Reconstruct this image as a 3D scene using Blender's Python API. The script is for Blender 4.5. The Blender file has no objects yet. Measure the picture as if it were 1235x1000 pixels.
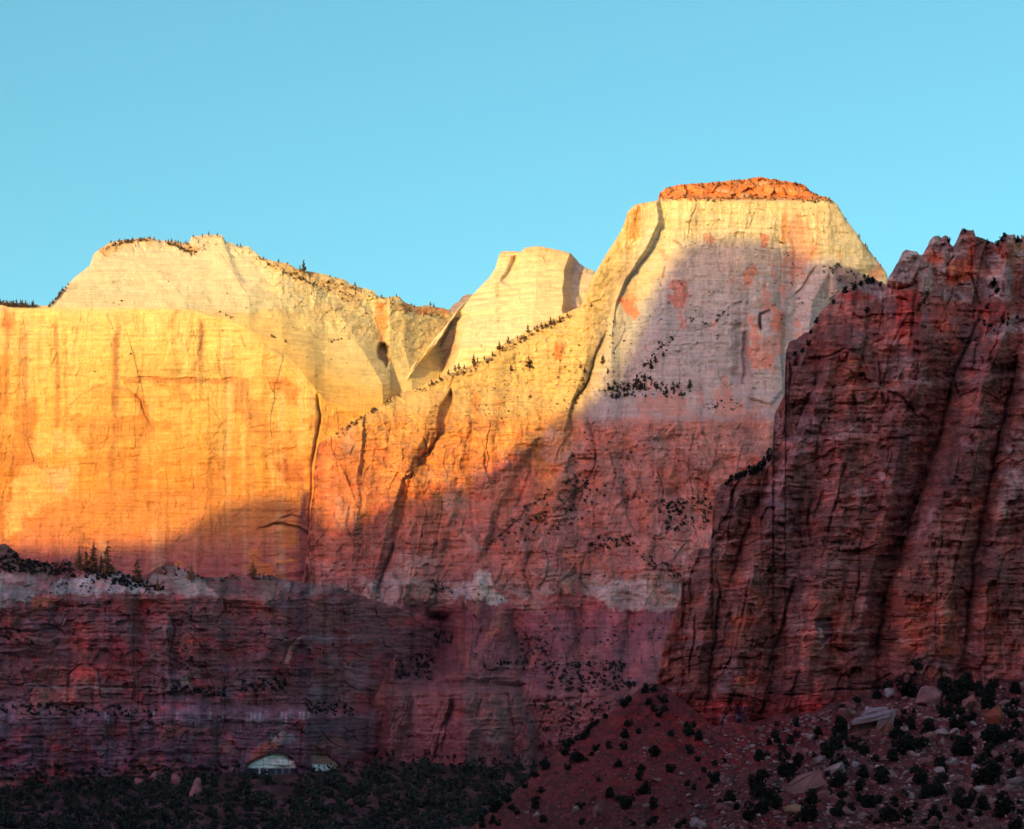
import bpy, bmesh, math, random
import numpy as np
from mathutils import Vector

# ------------------------------------------------------------------ basics
F, CX, CY = 2775.0, 617.5, 1143.0        # focal length and principal point of the level view camera (photo is 1235 x 1000)
SUN_EL = math.radians(5.0)
SUN_AZ = math.radians(27.0)              # the light travels towards +Y turned this far towards +X
scene = bpy.context.scene
COL = scene.collection
rnd = random.Random(7)

def P(px, py, d):
    return Vector(((px - CX) * d / F, d, (CY - py) * d / F))

# ------------------------------------------------------------------ noise
def H(ix, iy, s):
    n = (ix.astype(np.int64) * 374761393 + iy.astype(np.int64) * 668265263 + s * 974634777) & 0xffffffff
    n = ((n ^ (n >> 13)) * 1274126177) & 0xffffffff
    n = n ^ (n >> 16)
    n = (n * 2246822519) & 0xffffffff
    n = n ^ (n >> 15)
    return (n & 0xffffff) / 16777216.0

def vn(x, y, s):
    x0 = np.floor(x); y0 = np.floor(y)
    fx = x - x0; fy = y - y0
    fx = fx * fx * (3 - 2 * fx); fy = fy * fy * (3 - 2 * fy)
    a = H(x0, y0, s); b = H(x0 + 1, y0, s); c = H(x0, y0 + 1, s); d = H(x0 + 1, y0 + 1, s)
    return ((a + (b - a) * fx) * (1 - fy) + (c + (d - c) * fx) * fy) * 2 - 1

def fbm(x, y, o, s, g=.5):
    r = 0; a = 1; t = 0
    for i in range(o):
        r = r + a * vn(x, y, s + i * 17); t += a; a *= g
        x = x * 2.03 + 11.3; y = y * 2.03 + 5.7
    return r / t

def ridged(x, y, o, s, g=.5):
    r = 0; a = 1; t = 0
    for i in range(o):
        r = r + a * (1 - np.abs(vn(x, y, s + i * 17)) * 2).clip(-1, 1); t += a; a *= g
        x = x * 2.03 + 11.3; y = y * 2.03 + 5.7
    return r / t

def cells(x, y, s, box=False):
    """nearest and second distance of jittered cells, three random numbers and offset from the cell's centre"""
    x0 = np.floor(x); y0 = np.floor(y)
    f1 = np.full(x.shape, 9.); f2 = np.full(x.shape, 9.)
    ci = np.zeros(x.shape); cj = np.zeros(x.shape); dx = np.zeros(x.shape); dy = np.zeros(x.shape)
    for i in (-1, 0, 1):
        for j in (-1, 0, 1):
            a = x0 + i; b = y0 + j
            ex = x - (a + H(a, b, s)); ey = y - (b + H(a, b, s + 1))
            d = np.maximum(np.abs(ex), np.abs(ey)) ** 2 if box else ex * ex + ey * ey
            m = d < f1
            f2 = np.where(m, f1, np.minimum(f2, d)); f1 = np.where(m, d, f1)
            ci = np.where(m, a, ci); cj = np.where(m, b, cj); dx = np.where(m, ex, dx); dy = np.where(m, ey, dy)
    f1 = np.sqrt(f1); f2 = np.sqrt(f2)
    return f2 - f1, H(ci, cj, s + 2), H(ci, cj, s + 3), H(ci, cj, s + 4), dx, dy

def sst(a, b, x):
    t = ((x - a) / (b - a)).clip(0, 1)
    return t * t * (3 - 2 * t)

# ------------------------------------------------------------------ a relief map: distance behind a reference plane (metres) and rock colour
class Relief:
    def __init__(s, x0, x1, y0, y1, seed):
        s.x0, s.x1, s.y0, s.y1, s.seed = x0, x1, y0, y1, seed
        s.X, s.Y = np.meshgrid(np.arange(x0, x1 + 1, dtype=float), np.arange(y0, y1 + 1, dtype=float))
        s.V = np.ones(s.X.shape); s.L = np.zeros(s.X.shape); s.D = np.zeros(s.X.shape); s.C = np.zeros(s.X.shape + (3,))
        w = 3.0
        s.WX = s.X + w * fbm(s.X / 22, s.Y / 22, 3, seed + 900)
        s.WY = s.Y + w * fbm(s.X / 22, s.Y / 22, 3, seed + 950)
    def win(s, pts, m):
        xs = [p[0] for p in pts]; ys = [p[1] for p in pts]
        a = int(max(s.x0, min(xs) - m)) - s.x0; b = int(min(s.x1, max(xs) + m)) - s.x0 + 1
        c = int(max(s.y0, min(ys) - m)) - s.y0; d = int(min(s.y1, max(ys) + m)) - s.y0 + 1
        if b <= a or d <= c: return None
        return (slice(c, d), slice(a, b))
    def dist(s, pts, sl, wob=1.0):
        X = s.X[sl] + (s.WX[sl] - s.X[sl]) * wob; Y = s.Y[sl] + (s.WY[sl] - s.Y[sl]) * wob
        best = np.full(X.shape, 1e9); sgn = np.ones(X.shape); tt = np.zeros(X.shape)
        L = [0]
        for a, b in zip(pts[:-1], pts[1:]): L.append(L[-1] + math.hypot(b[0] - a[0], b[1] - a[1]))
        for k, (a, b) in enumerate(zip(pts[:-1], pts[1:])):
            vx, vy = b[0] - a[0], b[1] - a[1]; l2 = vx * vx + vy * vy + 1e-9
            rx = X - a[0]; ry = Y - a[1]
            t = ((rx * vx + ry * vy) / l2).clip(0, 1)
            d = np.hypot(rx - t * vx, ry - t * vy)
            m = d < best
            best = np.where(m, d, best); sgn = np.where(m, np.where(vx * ry - vy * rx < 0, 1., -1.), sgn)
            tt = np.where(m, (L[k] + t * (L[k + 1] - L[k])) / L[-1], tt)
        return best, sgn * best, tt
    def inside(s, pts, sl, wob=1.0):
        X = s.X[sl] + (s.WX[sl] - s.X[sl]) * wob; Y = s.Y[sl] + (s.WY[sl] - s.Y[sl]) * wob
        c = np.zeros(X.shape, bool)
        for a, b in zip(pts, pts[1:] + pts[:1]):
            if a[1] == b[1]: continue
            m = ((a[1] > Y) != (b[1] > Y)) & (X < (b[0] - a[0]) * (Y - a[1]) / (b[1] - a[1]) + a[0])
            c ^= m
        d = s.dist(pts + pts[:1], sl, wob)[0]
        return np.where(c, d, -d)
    # shapes
    def carve(s, pts, w, dep, wob=1.0, col=None, k=.6, taper=.12):
        sl = s.win(pts, w * 3 + 6)
        if sl is None: return
        d, sd, t = s.dist(pts, sl, wob)
        e = sst(0, taper, t) * sst(0, taper, 1 - t)
        g = np.exp(-(d / w) ** 2) * (.35 + .65 * e)
        s.D[sl] += dep * g
        if col is not None: s.C[sl] += (np.array(col) - s.C[sl]) * (k * g)[..., None]
    def step(s, pts, amt, fade, w=1.5, wob=1.0, taper=.15):
        """ground to the right of the (downward) line drops back at once and comes forward again over 'fade'"""
        sl = s.win(pts, fade * 2.5 + 6)
        if sl is None: return
        d, sd, t = s.dist(pts, sl, wob)
        e = sst(0, taper, t) * sst(0, taper, 1 - t)
        s.D[sl] += amt * e / (1 + np.exp(-(sd / w).clip(-30, 30))) * np.exp(-(np.maximum(sd, 0) / fade) ** 1.5)
    def bump(s, pts, amt, soft, wob=1.0):
        sl = s.win(pts, soft + 6)
        if sl is None: return
        s.D[sl] -= amt * sst(-soft * .3, soft, s.inside(pts, sl, wob))
    def patch(s, pts, col, soft=6, k=1., n=.0, sc=10, wob=1.0, sy=1.):
        sl = s.win(pts, soft + 6 + n * 10)
        if sl is None: return
        v = s.inside(pts, sl, wob)
        if n: v = v + n * 10 * fbm(s.X[sl] / sc, s.Y[sl] / (sc * sy), 4, s.seed + int(pts[0][0]) % 97, .6)
        s.C[sl] += (np.array(col) - s.C[sl]) * (k * sst(-soft * .5, soft, v))[..., None]
    def stroke(s, pts, w, col, k=.7, wob=1.0, taper=.2, n=.0):
        sl = s.win(pts, w * 3 + 4)
        if sl is None: return
        d, sd, t = s.dist(pts, sl, wob)
        g = k * np.exp(-(d / w) ** 2) * sst(0, taper, t) * sst(0, taper, 1 - t)
        if n: g = g * (1 - n + n * (vn(s.X[sl] / 5, s.Y[sl] / 9, s.seed + 5) * .5 + .5) * 1.6).clip(0, 1)
        s.C[sl] += (np.array(col) - s.C[sl]) * g[..., None]
    def pleat(s, lines):
        """lines: lists of (py, px, offset), left to right; straight slopes between them in every row"""
        y = s.Y[:, 0]; xs = []; os_ = []
        for l in lines:
            l = sorted(l); q = [a[0] for a in l]
            xs.append(np.interp(y, q, [a[1] for a in l])); os_.append(np.interp(y, q, [a[2] for a in l]))
        xs = np.maximum.accumulate(np.array(xs) + np.arange(len(lines))[:, None] * .01, axis=0); os_ = np.array(os_)
        for r in range(len(y)):
            s.D[r] += np.interp(s.WX[r], xs[:, r], os_[:, r])
    def rows(s, tab, wob=6, sc=60):
        """offset by height: list of (py, metres)"""
        yy = s.Y + wob * fbm(s.X / sc, s.Y / sc, 3, s.seed + 33)
        s.D += np.interp(yy, [a[0] for a in tab], [a[1] for a in tab])
    def ramp(s, tab, wob=5, sc=70, soft=None):
        yy = s.Y + wob * fbm(s.X / sc, s.Y / (sc * .5), 4, s.seed + 61, .6)
        q = [a[0] for a in tab]
        return np.stack([np.interp(yy, q, [a[1][i] for a in tab]) for i in range(3)], -1)
    # rock character
    def bedding(s, amp, per=4., seed=1, tilt=.06, lx=60., M=1.):
        """fine layers: height-dependent relief whose tilt changes from set to set"""
        X, Y = s.X, s.Y
        tl = tilt * np.round(fbm(X / 160, Y / 38, 2, s.seed + seed) * 3)
        v = (Y + tl * X + 3 * fbm(X / 50, Y / 30, 2, s.seed + seed + 3)) / per
        b = vn(X / lx, v, s.seed + seed + 7) + .6 * vn(X / (lx * .6), v * 2.1, s.seed + seed + 9)
        s.D += amp * b * M
        return b
    def joints(s, amp, per=18., ly=90., w=.10, seed=2, slant=0., M=1.):
        """tall upright slabs, each a little proud of or behind its neighbour"""
        s.facets(amp, per, ly, .35, seed, amp * .10, M * (.35 + .65 * sst(-.3, .3, fbm(s.X / 70, s.Y / 50, 2, s.seed + seed + 70))), slant, True)
    def facets(s, amp, sx, sy, tilt=.8, seed=3, crack=.0, M=1., slant=0., box=False):
        e, a, b, c, dx, dy = cells((s.WX + slant * s.Y) / sx, (s.WY if not box else s.Y + .3 * (s.WY - s.Y)) / sy, s.seed + seed, box)
        s.D += amp * M * ((a - .5) + tilt * 2 * ((b - .5) * dx + (c - .5) * dy)) * (1. if box or sx < 14 else sst(-.05, .30, e))
        if s.kv and sx * sy > 60: s.V *= 1 + s.kv * (c - .5) * M
        if crack: s.D += crack * M * np.exp(-(e / .06) ** 1.2)
        return e, a
    def grain(s, k, M=1., seed=200, dash=.35, streak=.3, blot=.5, warm=(1.06, .94, .86)):
        """mineral staining: blotches, seams along the beds, drips, each with its own colour"""
        X, Y, q = s.WX, s.WY, s.seed + seed
        a = fbm(X / 13, Y / 8, 5, q, .68); b = fbm(X / 5, Y / 3, 3, q + 30, .7)
        s.C *= (1 + (s.V - 1) * M)[..., None]
        s.C *= (1 + k * M * (blot * a + .55 * b))[..., None]
        s.C *= 1 + (M * k * 1.2 * sst(.05, .4, fbm(X / 24, Y / 15, 4, q + 50, .65)))[..., None] * (np.array(warm) - 1) * 2
        g = fbm(s.X / 60, s.Y / 30, 3, q + 60) > -.15
        d1 = sst(.38, .62, vn(X / 13, s.Y / 1.5, q + 70)) * g + .6 * sst(.4, .65, vn(X / 30, s.Y / 2.6, q + 71))
        d2 = sst(.42, .66, vn(s.X / 1.6 + Y / 40, Y / 11, q + 80)) * sst(-.1, .3, fbm(X / 40, Y / 40, 3, q + 81))
        d3 = sst(.15, .55, vn(X / 3.4, Y / 70, q + 90) * .7 + vn(X / 9, Y / 110, q + 91) * .4) * sst(-.2, .25, fbm(X / 50, Y / 60, 2, q + 92))
        s.C *= (1 - M * (dash * d1 * .8 + dash * d2 + streak * d3)).clip(.2, 2)[..., None]
        s.D += M * (1.3 * k) * (d1 + d2) * s.mpp
    mpp = 1.2; kv = 0.
    def ledges(s, amp, per, seed=1, M=1., tilt=.0):
        """beds of uneven thickness, each with a ledge on top and a slight undercut below"""
        q = s.seed + seed
        v = s.Y / per + tilt * s.X / per + .6 * fbm(s.X / (per * 12), s.Y / (per * 5), 3, q) + .3 * fbm(s.X / (per * 1.2), s.Y / (per * 4), 2, q + 5)
        n = np.floor(v); f = v - n
        a = .3 + 1.4 * H(n, n * 0, q + 9) * (.4 + .6 * sst(-.3, .3, vn(s.X / (per * 4), n * 7.3, q + 11)))
        s.D += amp * M * a * (f - sst(0, .22, f))
        s.L = np.maximum(s.L, M * sst(.9, 1.3, a) * sst(0, .08, f) * sst(.32, .2, f) * sst(-.2, .3, vn(s.X / (per * 2.5), n * 3.1, q + 13)))
    def sample(s, A, px, py):
        x = (px - s.x0).clip(0, s.X.shape[1] - 1.001); y = (py - s.y0).clip(0, s.X.shape[0] - 1.001)
        i = x.astype(int); j = y.astype(int); u = x - i; v = y - j
        if A.ndim == 3: u = u[..., None]; v = v[..., None]
        return (A[j, i] * (1 - u) + A[j, i + 1] * u) * (1 - v) + (A[j + 1, i] * (1 - u) + A[j + 1, i + 1] * u) * v
    def at(s, px, py, pull=0.):
        d = float(s.sample(s.D, np.array([[float(px)]]), np.array([[float(py)]]))[0, 0]) - pull
        return P(px, py, d)

def tagit(o, label, cat=None, group=None, kind=None):
    o['label'] = label
    if cat: o['category'] = cat
    if group: o['group'] = group
    if kind: o['kind'] = kind

def newmesh(name, v, f, mat, col=None, smooth=False):
    me = bpy.data.meshes.new(name)
    v = np.asarray(v, dtype=np.float32); f = np.asarray(f, dtype=np.int32)
    me.vertices.add(len(v)); me.vertices.foreach_set('co', v.ravel())
    k = f.shape[1]
    me.loops.add(f.size); me.loops.foreach_set('vertex_index', f.ravel())
    me.polygons.add(len(f)); me.polygons.foreach_set('loop_start', np.arange(0, f.size, k, dtype=np.int32))
    me.polygons.foreach_set('use_smooth', np.full(len(f), smooth))
    me.update(calc_edges=True)
    if col is not None:
        at = me.color_attributes.new('Col', 'FLOAT_COLOR', 'POINT')
        c = np.ones((len(v), 4), np.float32); c[:, :3] = np.clip(col, 0.004, .9)
        at.data.foreach_set('color', c.ravel())
    me.materials.append(mat)
    return me

def link(name, me, parent=None):
    o = bpy.data.objects.new(name, me); COL.objects.link(o)
    if parent: o.parent = parent
    return o

def landform(name, ras, top, bottom, x0, x1, nrow, mat, label, cat, back=300., jag=(0, 0), seedj=5, mx=1.0, zback=-20., rnd_=6.):
    def prof(q):
        t_ = np.interp(q, [p[0] for p in top], [p[1] for p in top])
        return t_ + jag[0] * fbm(q / jag[1], q * 0, 4, seedj, .65) if jag[0] else t_
    fx = np.arange(x0, x1, .04); fT = prof(fx)
    cost = np.concatenate([[0], np.cumsum(np.maximum(.04 / mx, np.abs(np.diff(fT)) / 3.5))])
    xs = np.interp(np.arange(0, cost[-1]), cost, fx)          # more columns where the skyline drops steeply
    T = np.interp(xs, [p[0] for p in top], [p[1] for p in top]); B = np.interp(xs, [p[0] for p in bottom], [p[1] for p in bottom])
    T = prof(xs)
    T = np.minimum(T, B - 1)
    t = np.linspace(0, 1, nrow)[:, None]
    PY = T[None] + (B - T)[None] * t; PX = np.repeat(xs[None], nrow, 0)
    d = ras.sample(ras.D, PX, PY) + rnd_ * np.exp(-(PY - T[None]) / 4.); c = ras.sample(ras.C, PX, PY)
    V = np.stack([(PX - CX) * d / F, d, (CY - PY) * d / F], -1)
    # close it: a top that runs back, sides that run back, and a foot behind
    V = np.concatenate([V[:1], V], 0); V[0, :, 0] *= (V[0, :, 1] + back) / V[0, :, 1]; V[0, :, 1] += back; V[0, :, 2] -= back * .02
    V = np.concatenate([V[:1], V], 0); V[0, :, 0] *= 1 + .5 * back / V[0, :, 1]; V[0, :, 1] += back * .5; V[0, :, 2] = zback
    c = np.concatenate([c[:1], c[:1], c], 0)
    V = np.concatenate([V, V[-1:]], 0); c = np.concatenate([c, c[-1:]], 0); V[-1, :, 2] = np.minimum(V[-1, :, 2], zback); V[-1, :, 1] -= 20
    L = V[:, :1].copy(); L[:, :, 1] = np.maximum(L[:, :, 1], V[1, :1, 1]); R = V[:, -1:].copy(); R[:, :, 1] = np.maximum(R[:, :, 1], V[1, -1:, 1])
    V = np.concatenate([L, V, R], 1); c = np.concatenate([c[:, :1], c, c[:, -1:]], 1)
    n, m = V.shape[:2]
    idx = np.arange(n * m).reshape(n, m)
    f = np.stack([idx[:-1, :-1], idx[1:, :-1], idx[1:, 1:], idx[:-1, 1:]], -1).reshape(-1, 4)
    me = newmesh(name, V.reshape(-1, 3), f, mat, c.reshape(-1, 3))
    o = link(name, me); tagit(o, label, cat, None, 'structure')
    ras.T = (xs, T)
    return o

# ------------------------------------------------------------------ materials
def nodes(name):
    m = bpy.data.materials.new(name); m.use_nodes = True
    n = m.node_tree.nodes; l = m.node_tree.links
    return m, n, l, n['Principled BSDF']

def rock_mat(name, s, strata=1., bump=1., var=.35):
    """colour comes from the strata attribute, broken up by grain, thin layers and drips; s = metres per picture point"""
    m, n, l, b = nodes(name)
    b.inputs['Roughness'].default_value = .93
    b.inputs['Specular IOR Level'].default_value = .12
    at = n.new('ShaderNodeAttribute'); at.attribute_name = 'Col'
    tc = n.new('ShaderNodeTexCoord')
    def noise(scale, vec, det=4, rough=.6):
        mp = n.new('ShaderNodeMapping'); mp.inputs['Scale'].default_value = vec
        l.new(tc.outputs['Object'], mp.inputs['Vector'])
        t = n.new('ShaderNodeTexNoise'); t.inputs['Scale'].default_value = scale; t.inputs['Detail'].default_value = det
        t.inputs['Roughness'].default_value = rough
        l.new(mp.outputs[0], t.inputs['Vector']); return t.outputs['Fac']
    lay = noise(1 / (2.6 * s), (.045, .045, 1.0), 4)            # thin beds
    drip = noise(1 / (7 * s), (1, 1, .05), 3)                 # vertical streaks
    grain = noise(1 / (1.6 * s), (1, 1, 1), 4, .7)
    def mr(x, a, b_, lo=.3, hi=.7):
        r = n.new('ShaderNodeMapRange'); r.inputs['From Min'].default_value = lo; r.inputs['From Max'].default_value = hi
        r.inputs['To Min'].default_value = a; r.inputs['To Max'].default_value = b_; l.new(x, r.inputs['Value']); return r.outputs[0]
    def mul(a, b_):
        k = n.new('ShaderNodeMath'); k.operation = 'MULTIPLY'; l.new(a, k.inputs[0]); l.new(b_, k.inputs[1]); return k.outputs[0]
    f = mul(mul(mr(lay, 1 - var * .6 * strata, 1 + var * .4 * strata), mr(drip, 1 - var * .28, 1 + var * .2)), mr(grain, 1 - var * .45, 1 + var * .4))
    mx = n.new('ShaderNodeVectorMath'); mx.operation = 'SCALE'; l.new(at.outputs['Color'], mx.inputs[0]); l.new(f, mx.inputs['Scale'])
    l.new(mx.outputs[0], b.inputs['Base Color'])
    ad = n.new('ShaderNodeMath'); ad.operation = 'ADD'; l.new(mr(lay, 0, .8 * strata), ad.inputs[0]); l.new(mr(grain, 0, 1), ad.inputs[1])
    bp = n.new('ShaderNodeBump'); bp.inputs['Strength'].default_value = .8 * bump; bp.inputs['Distance'].default_value = s * .9
    l.new(ad.outputs[0], bp.inputs['Height']); l.new(bp.outputs[0], b.inputs['Normal'])
    return m

def leaf_mat(name, c1, c2, s):
    m, n, l, b = nodes(name)
    b.inputs['Roughness'].default_value = .8; b.inputs['Specular IOR Level'].default_value = .15
    tc = n.new('ShaderNodeTexCoord'); t = n.new('ShaderNodeTexNoise'); t.inputs['Scale'].default_value = 1 / s; t.inputs['Detail'].default_value = 3
    l.new(tc.outputs['Object'], t.inputs['Vector'])
    r = n.new('ShaderNodeValToRGB'); r.color_ramp.elements[0].color = c1 + (1,); r.color_ramp.elements[1].color = c2 + (1,)
    r.color_ramp.elements[0].position = .35; r.color_ramp.elements[1].position = .7
    oi = n.new('ShaderNodeObjectInfo'); mx = n.new('ShaderNodeVectorMath'); mx.operation = 'SCALE'
    mr = n.new('ShaderNodeMapRange'); mr.inputs['To Min'].default_value = .7; mr.inputs['To Max'].default_value = 1.35
    l.new(oi.outputs['Random'], mr.inputs['Value']); l.new(mr.outputs[0], mx.inputs['Scale'])
    l.new(t.outputs['Fac'], r.inputs[0]); l.new(r.outputs[0], mx.inputs[0]); l.new(mx.outputs[0], b.inputs['Base Color'])
    return m

M_far = rock_mat('sandstone far', 1.2, .75, 1., .34)
M_dome = rock_mat('pale slickrock', 1.2, 1.1, .7, .25)
M_near = rock_mat('red cliff rock', .42, 1., 1.2, .6)
M_soil = rock_mat('red talus soil', .30, 0., 1.2, .6)
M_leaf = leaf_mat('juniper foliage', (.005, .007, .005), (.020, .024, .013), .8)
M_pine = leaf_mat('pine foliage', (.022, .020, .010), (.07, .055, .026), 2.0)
M_glow = leaf_mat('glow tinted pine foliage', (.10, .05, .018), (.24, .13, .045), 2.)  # brighter orange-brown crowns: the evening glow is put into the leaf colour
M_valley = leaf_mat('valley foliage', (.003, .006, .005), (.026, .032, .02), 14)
M_lit = leaf_mat('sunlit foliage', (.05, .035, .015), (.15, .10, .045), 1.5)  # paler brown copy for sunlit shrubs and pines, sunlight put into the colour
M_sage = leaf_mat('sage foliage', (.05, .06, .06), (.13, .14, .13), .5)
mb, nb, lb, bb = nodes('bark'); bb.inputs['Roughness'].default_value = .9
tn = nb.new('ShaderNodeTexNoise'); tn.inputs['Scale'].default_value = 3
rr = nb.new('ShaderNodeValToRGB'); rr.color_ramp.elements[0].color = (.03, .02, .015, 1); rr.color_ramp.elements[1].color = (.14, .09, .06, 1)
lb.new(tn.outputs['Fac'], rr.inputs[0]); lb.new(rr.outputs[0], bb.inputs['Base Color'])
M_bark = mb

# palette of rock colours (albedo)
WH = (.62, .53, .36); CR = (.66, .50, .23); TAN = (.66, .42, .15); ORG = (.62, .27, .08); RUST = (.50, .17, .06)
PINK = (.46, .25, .20); PKW = (.52, .42, .36); RED = (.42, .13, .10); PALE = (.38, .30, .29); DR = (.24, .075, .085); PUR = (.20, .085, .11); DK = (.07, .03, .04)
GW = (.435, .455, .435)  # greyer white for the shaded face; its shade tint is put in here

# ================================================================== left mountain (pale dome over an orange wall)
top1 = [(-460, 380), (-340, 350), (-260, 372), (-60, 362), (0, 365), (20, 368), (60, 368), (72, 355), (80, 344), (108, 320), (112, 308), (118, 302), (135, 291), (150, 289), (180, 287), (200, 290), (228, 293), (231, 286), (240, 284), (268, 283), (273, 292), (285, 296), (300, 298), (315, 310), (345, 318), (365, 325), (400, 334), (410, 336), (425, 343), (451, 352), (458, 358), (482, 358), (486, 364), (502, 369), (519, 369), (530, 372), (543, 375), (600, 400)]
m1 = Relief(-460, 600, 270, 760, 100); m1.kv = .05
m1.D += 3300
# wall, then the dome leaning back above its foot line
foot = np.interp(m1.X, [-260, 0, 225, 300, 340, 370, 384, 392, 600], [372, 372, 372, 396, 425, 456, 474, 482, 560])
foot = foot + 2 * fbm(m1.X / 15, m1.Y / 15, 3, 8)
foot = foot + 3 * fbm(m1.X / 60, m1.Y / 70, 2, 81, .5) * sst(200, 240, m1.X)
lean = (foot - m1.Y)
m1.D += np.where(lean > 0, np.interp(m1.X, [-260, 225, 340, 600], [1.55, 1.55, .72, .6]) * lean, .10 * lean)
m1.D += np.interp(m1.X, [-260, 0, 250, 380, 470, 500, 600], [-60, 0, 10, 20, 50, 95, 210])
m1.pleat([[(280, 60, 6)], [(285, 125, 2), (372, 60, 0)], [(284, 262, -6), (350, 300, -4), (440, 378, -3)], [(298, 290, 3), (350, 330, 3), (440, 400, 1)], [(310, 330, 0), (380, 410, -5), (464, 462, -2)],
          [(350, 440, 12), (400, 460, 20), (464, 482, 30)], [(362, 486, -4), (430, 490, 4), (464, 497, 10)], [(372, 545, 14)]])
# hanging panels of the wall
D0_ = m1.D.copy()
m1.pleat([[(372, -200, 0)], [(372, -8, -3), (690, -20, -4)], [(372, 24, 5), (690, 10, 7)], [(372, 60, 0), (690, 40, 0)], [(372, 137, -2), (690, 137, -2)], [(372, 152, 1), (690, 152, 0)], [(372, 230, 0), (690, 250, -4)],
          [(380, 243, 5), (690, 290, 0)], [(400, 330, -4), (690, 340, -5)], [(480, 372, -2), (690, 372, -4)], [(480, 384, 5), (690, 380, 6)]])
A = sst(0, 8, -lean); m1.D = D0_ + (m1.D - D0_) * .6 * A                                # 1 on the wall, 0 on the dome
m1.bedding(.9, 6., 1, .10, 60, A); m1.bedding(.4, 2.8, 4, .05, 40, A)
m1.bedding(.8, 3.6, 11, -.10, 110, 1 - A)
m1.joints(2.6, 34, 130, .04, 2, 0, A); m1.joints(.9, 12, 70, .04, 12, 0, A); m1.facets(3.0, 60, 45, .7, 3, 0, A); m1.facets(1.3, 19, 15, .9, 13, 0, A); m1.facets(.7, 6, 6, .9, 14, 0, A)
m1.D += A * 5 * fbm(m1.X / 60, m1.Y / 45, 4, 77) + (1 - A) * 3.5 * fbm(m1.X / 40, m1.Y / 30, 3, 78)
m1.C = m1.ramp([(270, CR), (292, (.63, .60, .42)), (370, (.62, .59, .38)), (378, (.72, .56, .24)), (430, (.72, .50, .18)), (500, (.71, .42, .12)), (545, (.69, .35, .09)), (580, (.67, .30, .07)), (640, (.58, .22, .09)), (680, (.38, .13, .12))], 7)
right = sst(330, 400, m1.X - (m1.Y - 400) * .4) * (m1.Y < 560)
m1.C += (np.array((.64, .58, .33)) - m1.C) * (right * sst(470, 420, m1.Y - (m1.X - 400) * .35) * .8)[..., None]
# stains: long vertical streaks on the wall
st = (vn(m1.WX / 11, m1.Y / 400, 41) * .6 + vn(m1.WX / 4.2, m1.Y / 260, 42) * .4)
m1.C *= (1 - A * .20 * sst(.25, .6, st) * sst(378, 400, m1.Y))[..., None]
m1.C += (np.array((.72, .55, .30)) - m1.C) * (A * .35 * sst(.1, .6, -st))[..., None]
o_ = fbm(m1.X / 45, m1.Y / 28, 4, 55, .6)
m1.C += (np.array((.60, .24, .06)) - m1.C) * (A * .6 * sst(.16, .24, o_ + .12 * fbm(m1.X / 7, m1.Y / 7, 3, 56)) * sst(390, 520, m1.Y))[..., None]
for q in ([(26, 374), (22, 480), (12, 600), (6, 670)], [(33, 374), (30, 520), (22, 660)], [(10, 380), (6, 500)], [(142, 372), (140, 480), (134, 570), (132, 650)], [(138, 400), (136, 500)], [(66, 378), (70, 470), (66, 560)], [(168, 520), (160, 640)], [(76, 575), (84, 640)],
          [(244, 385), (243, 420), (237, 445)], [(214, 372), (205, 398)]):
    m1.stroke(q, 3.4, (.36, .14, .05), .62, .6, .1, .4)
m1.patch([(0, 370), (22, 374), (18, 400), (0, 395)], RUST, 6, .7, .4)
m1.patch([(-20, 425), (12, 430), (8, 560), (-20, 600)], (.64, .27, .07), 8, .6, .5)
m1.patch([(20, 490), (46, 480), (42, 560), (20, 660), (8, 650)], (.52, .19, .05), 5, .65, .5)
m1.patch([(42, 520), (98, 520), (104, 545), (90, 552), (44, 548)], (.70, .50, .20), 5, .6, 1.6)
m1.patch([(20, 565), (95, 560), (84, 600), (50, 610), (26, 640), (4, 650)], (.72, .47, .18), 5, .6, 1.6)
m1.patch([(55, 563), (84, 562), (82, 600), (60, 590)], (.62, .44, .30), 5, .4, 1.2)
m1.patch([(80, 505), (150, 500), (215, 512), (160, 530), (110, 545), (90, 530)], (.58, .25, .07), 5, .65, .6)
m1.patch([(145, 455), (296, 456), (298, 462), (150, 463)], (.56, .24, .07), 3, .75, .5)
m1.patch([(275, 460), (298, 458), (318, 500), (310, 520), (290, 510), (282, 490)], (.58, .26, .09), 5, .7, .6)
m1.patch([(320, 455), (345, 452), (362, 470), (358, 490), (345, 478), (326, 470)], (.62, .26, .08), 4, .8, .6)
m1.patch([(292, 510), (365, 520), (352, 560), (330, 545)], (.62, .28, .09), 5, .6, .7)
m1.patch([(328, 558), (350, 552), (372, 560), (366, 582), (340, 582)], (.48, .15, .05), 5, .8, .8)
m1.patch([(60, 595), (240, 585), (330, 600), (330, 640), (60, 650)], (.60, .25, .08), 5, .5, .8, 25)
m1.patch([(155, 475), (172, 478), (182, 492), (186, 518), (176, 505), (166, 488)], (.55, .22, .06), 3, .8, .4)
m1.patch([(452, 362), (466, 366), (468, 400), (463, 414), (455, 405), (452, 385)], (.62, .26, .08), 5, .9, .5)
m1.patch([(484, 362), (545, 372), (540, 380), (500, 378), (478, 372)], (.56, .24, .10), 4, .8, .6)
m1.patch([(112, 300), (135, 290), (188, 287), (190, 294), (150, 300), (124, 312)], (.58, .36, .15), 4, .7, .7, 6)
m1.patch([(198, 290), (228, 294), (240, 300), (236, 308), (215, 300)], (.52, .30, .13), 4, .8, .7, 6)
m1.patch([(312, 308), (350, 318), (440, 350), (430, 372), (390, 352), (350, 338), (322, 322)], (.66, .45, .20), 5, .7, .8, 8)
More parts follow.
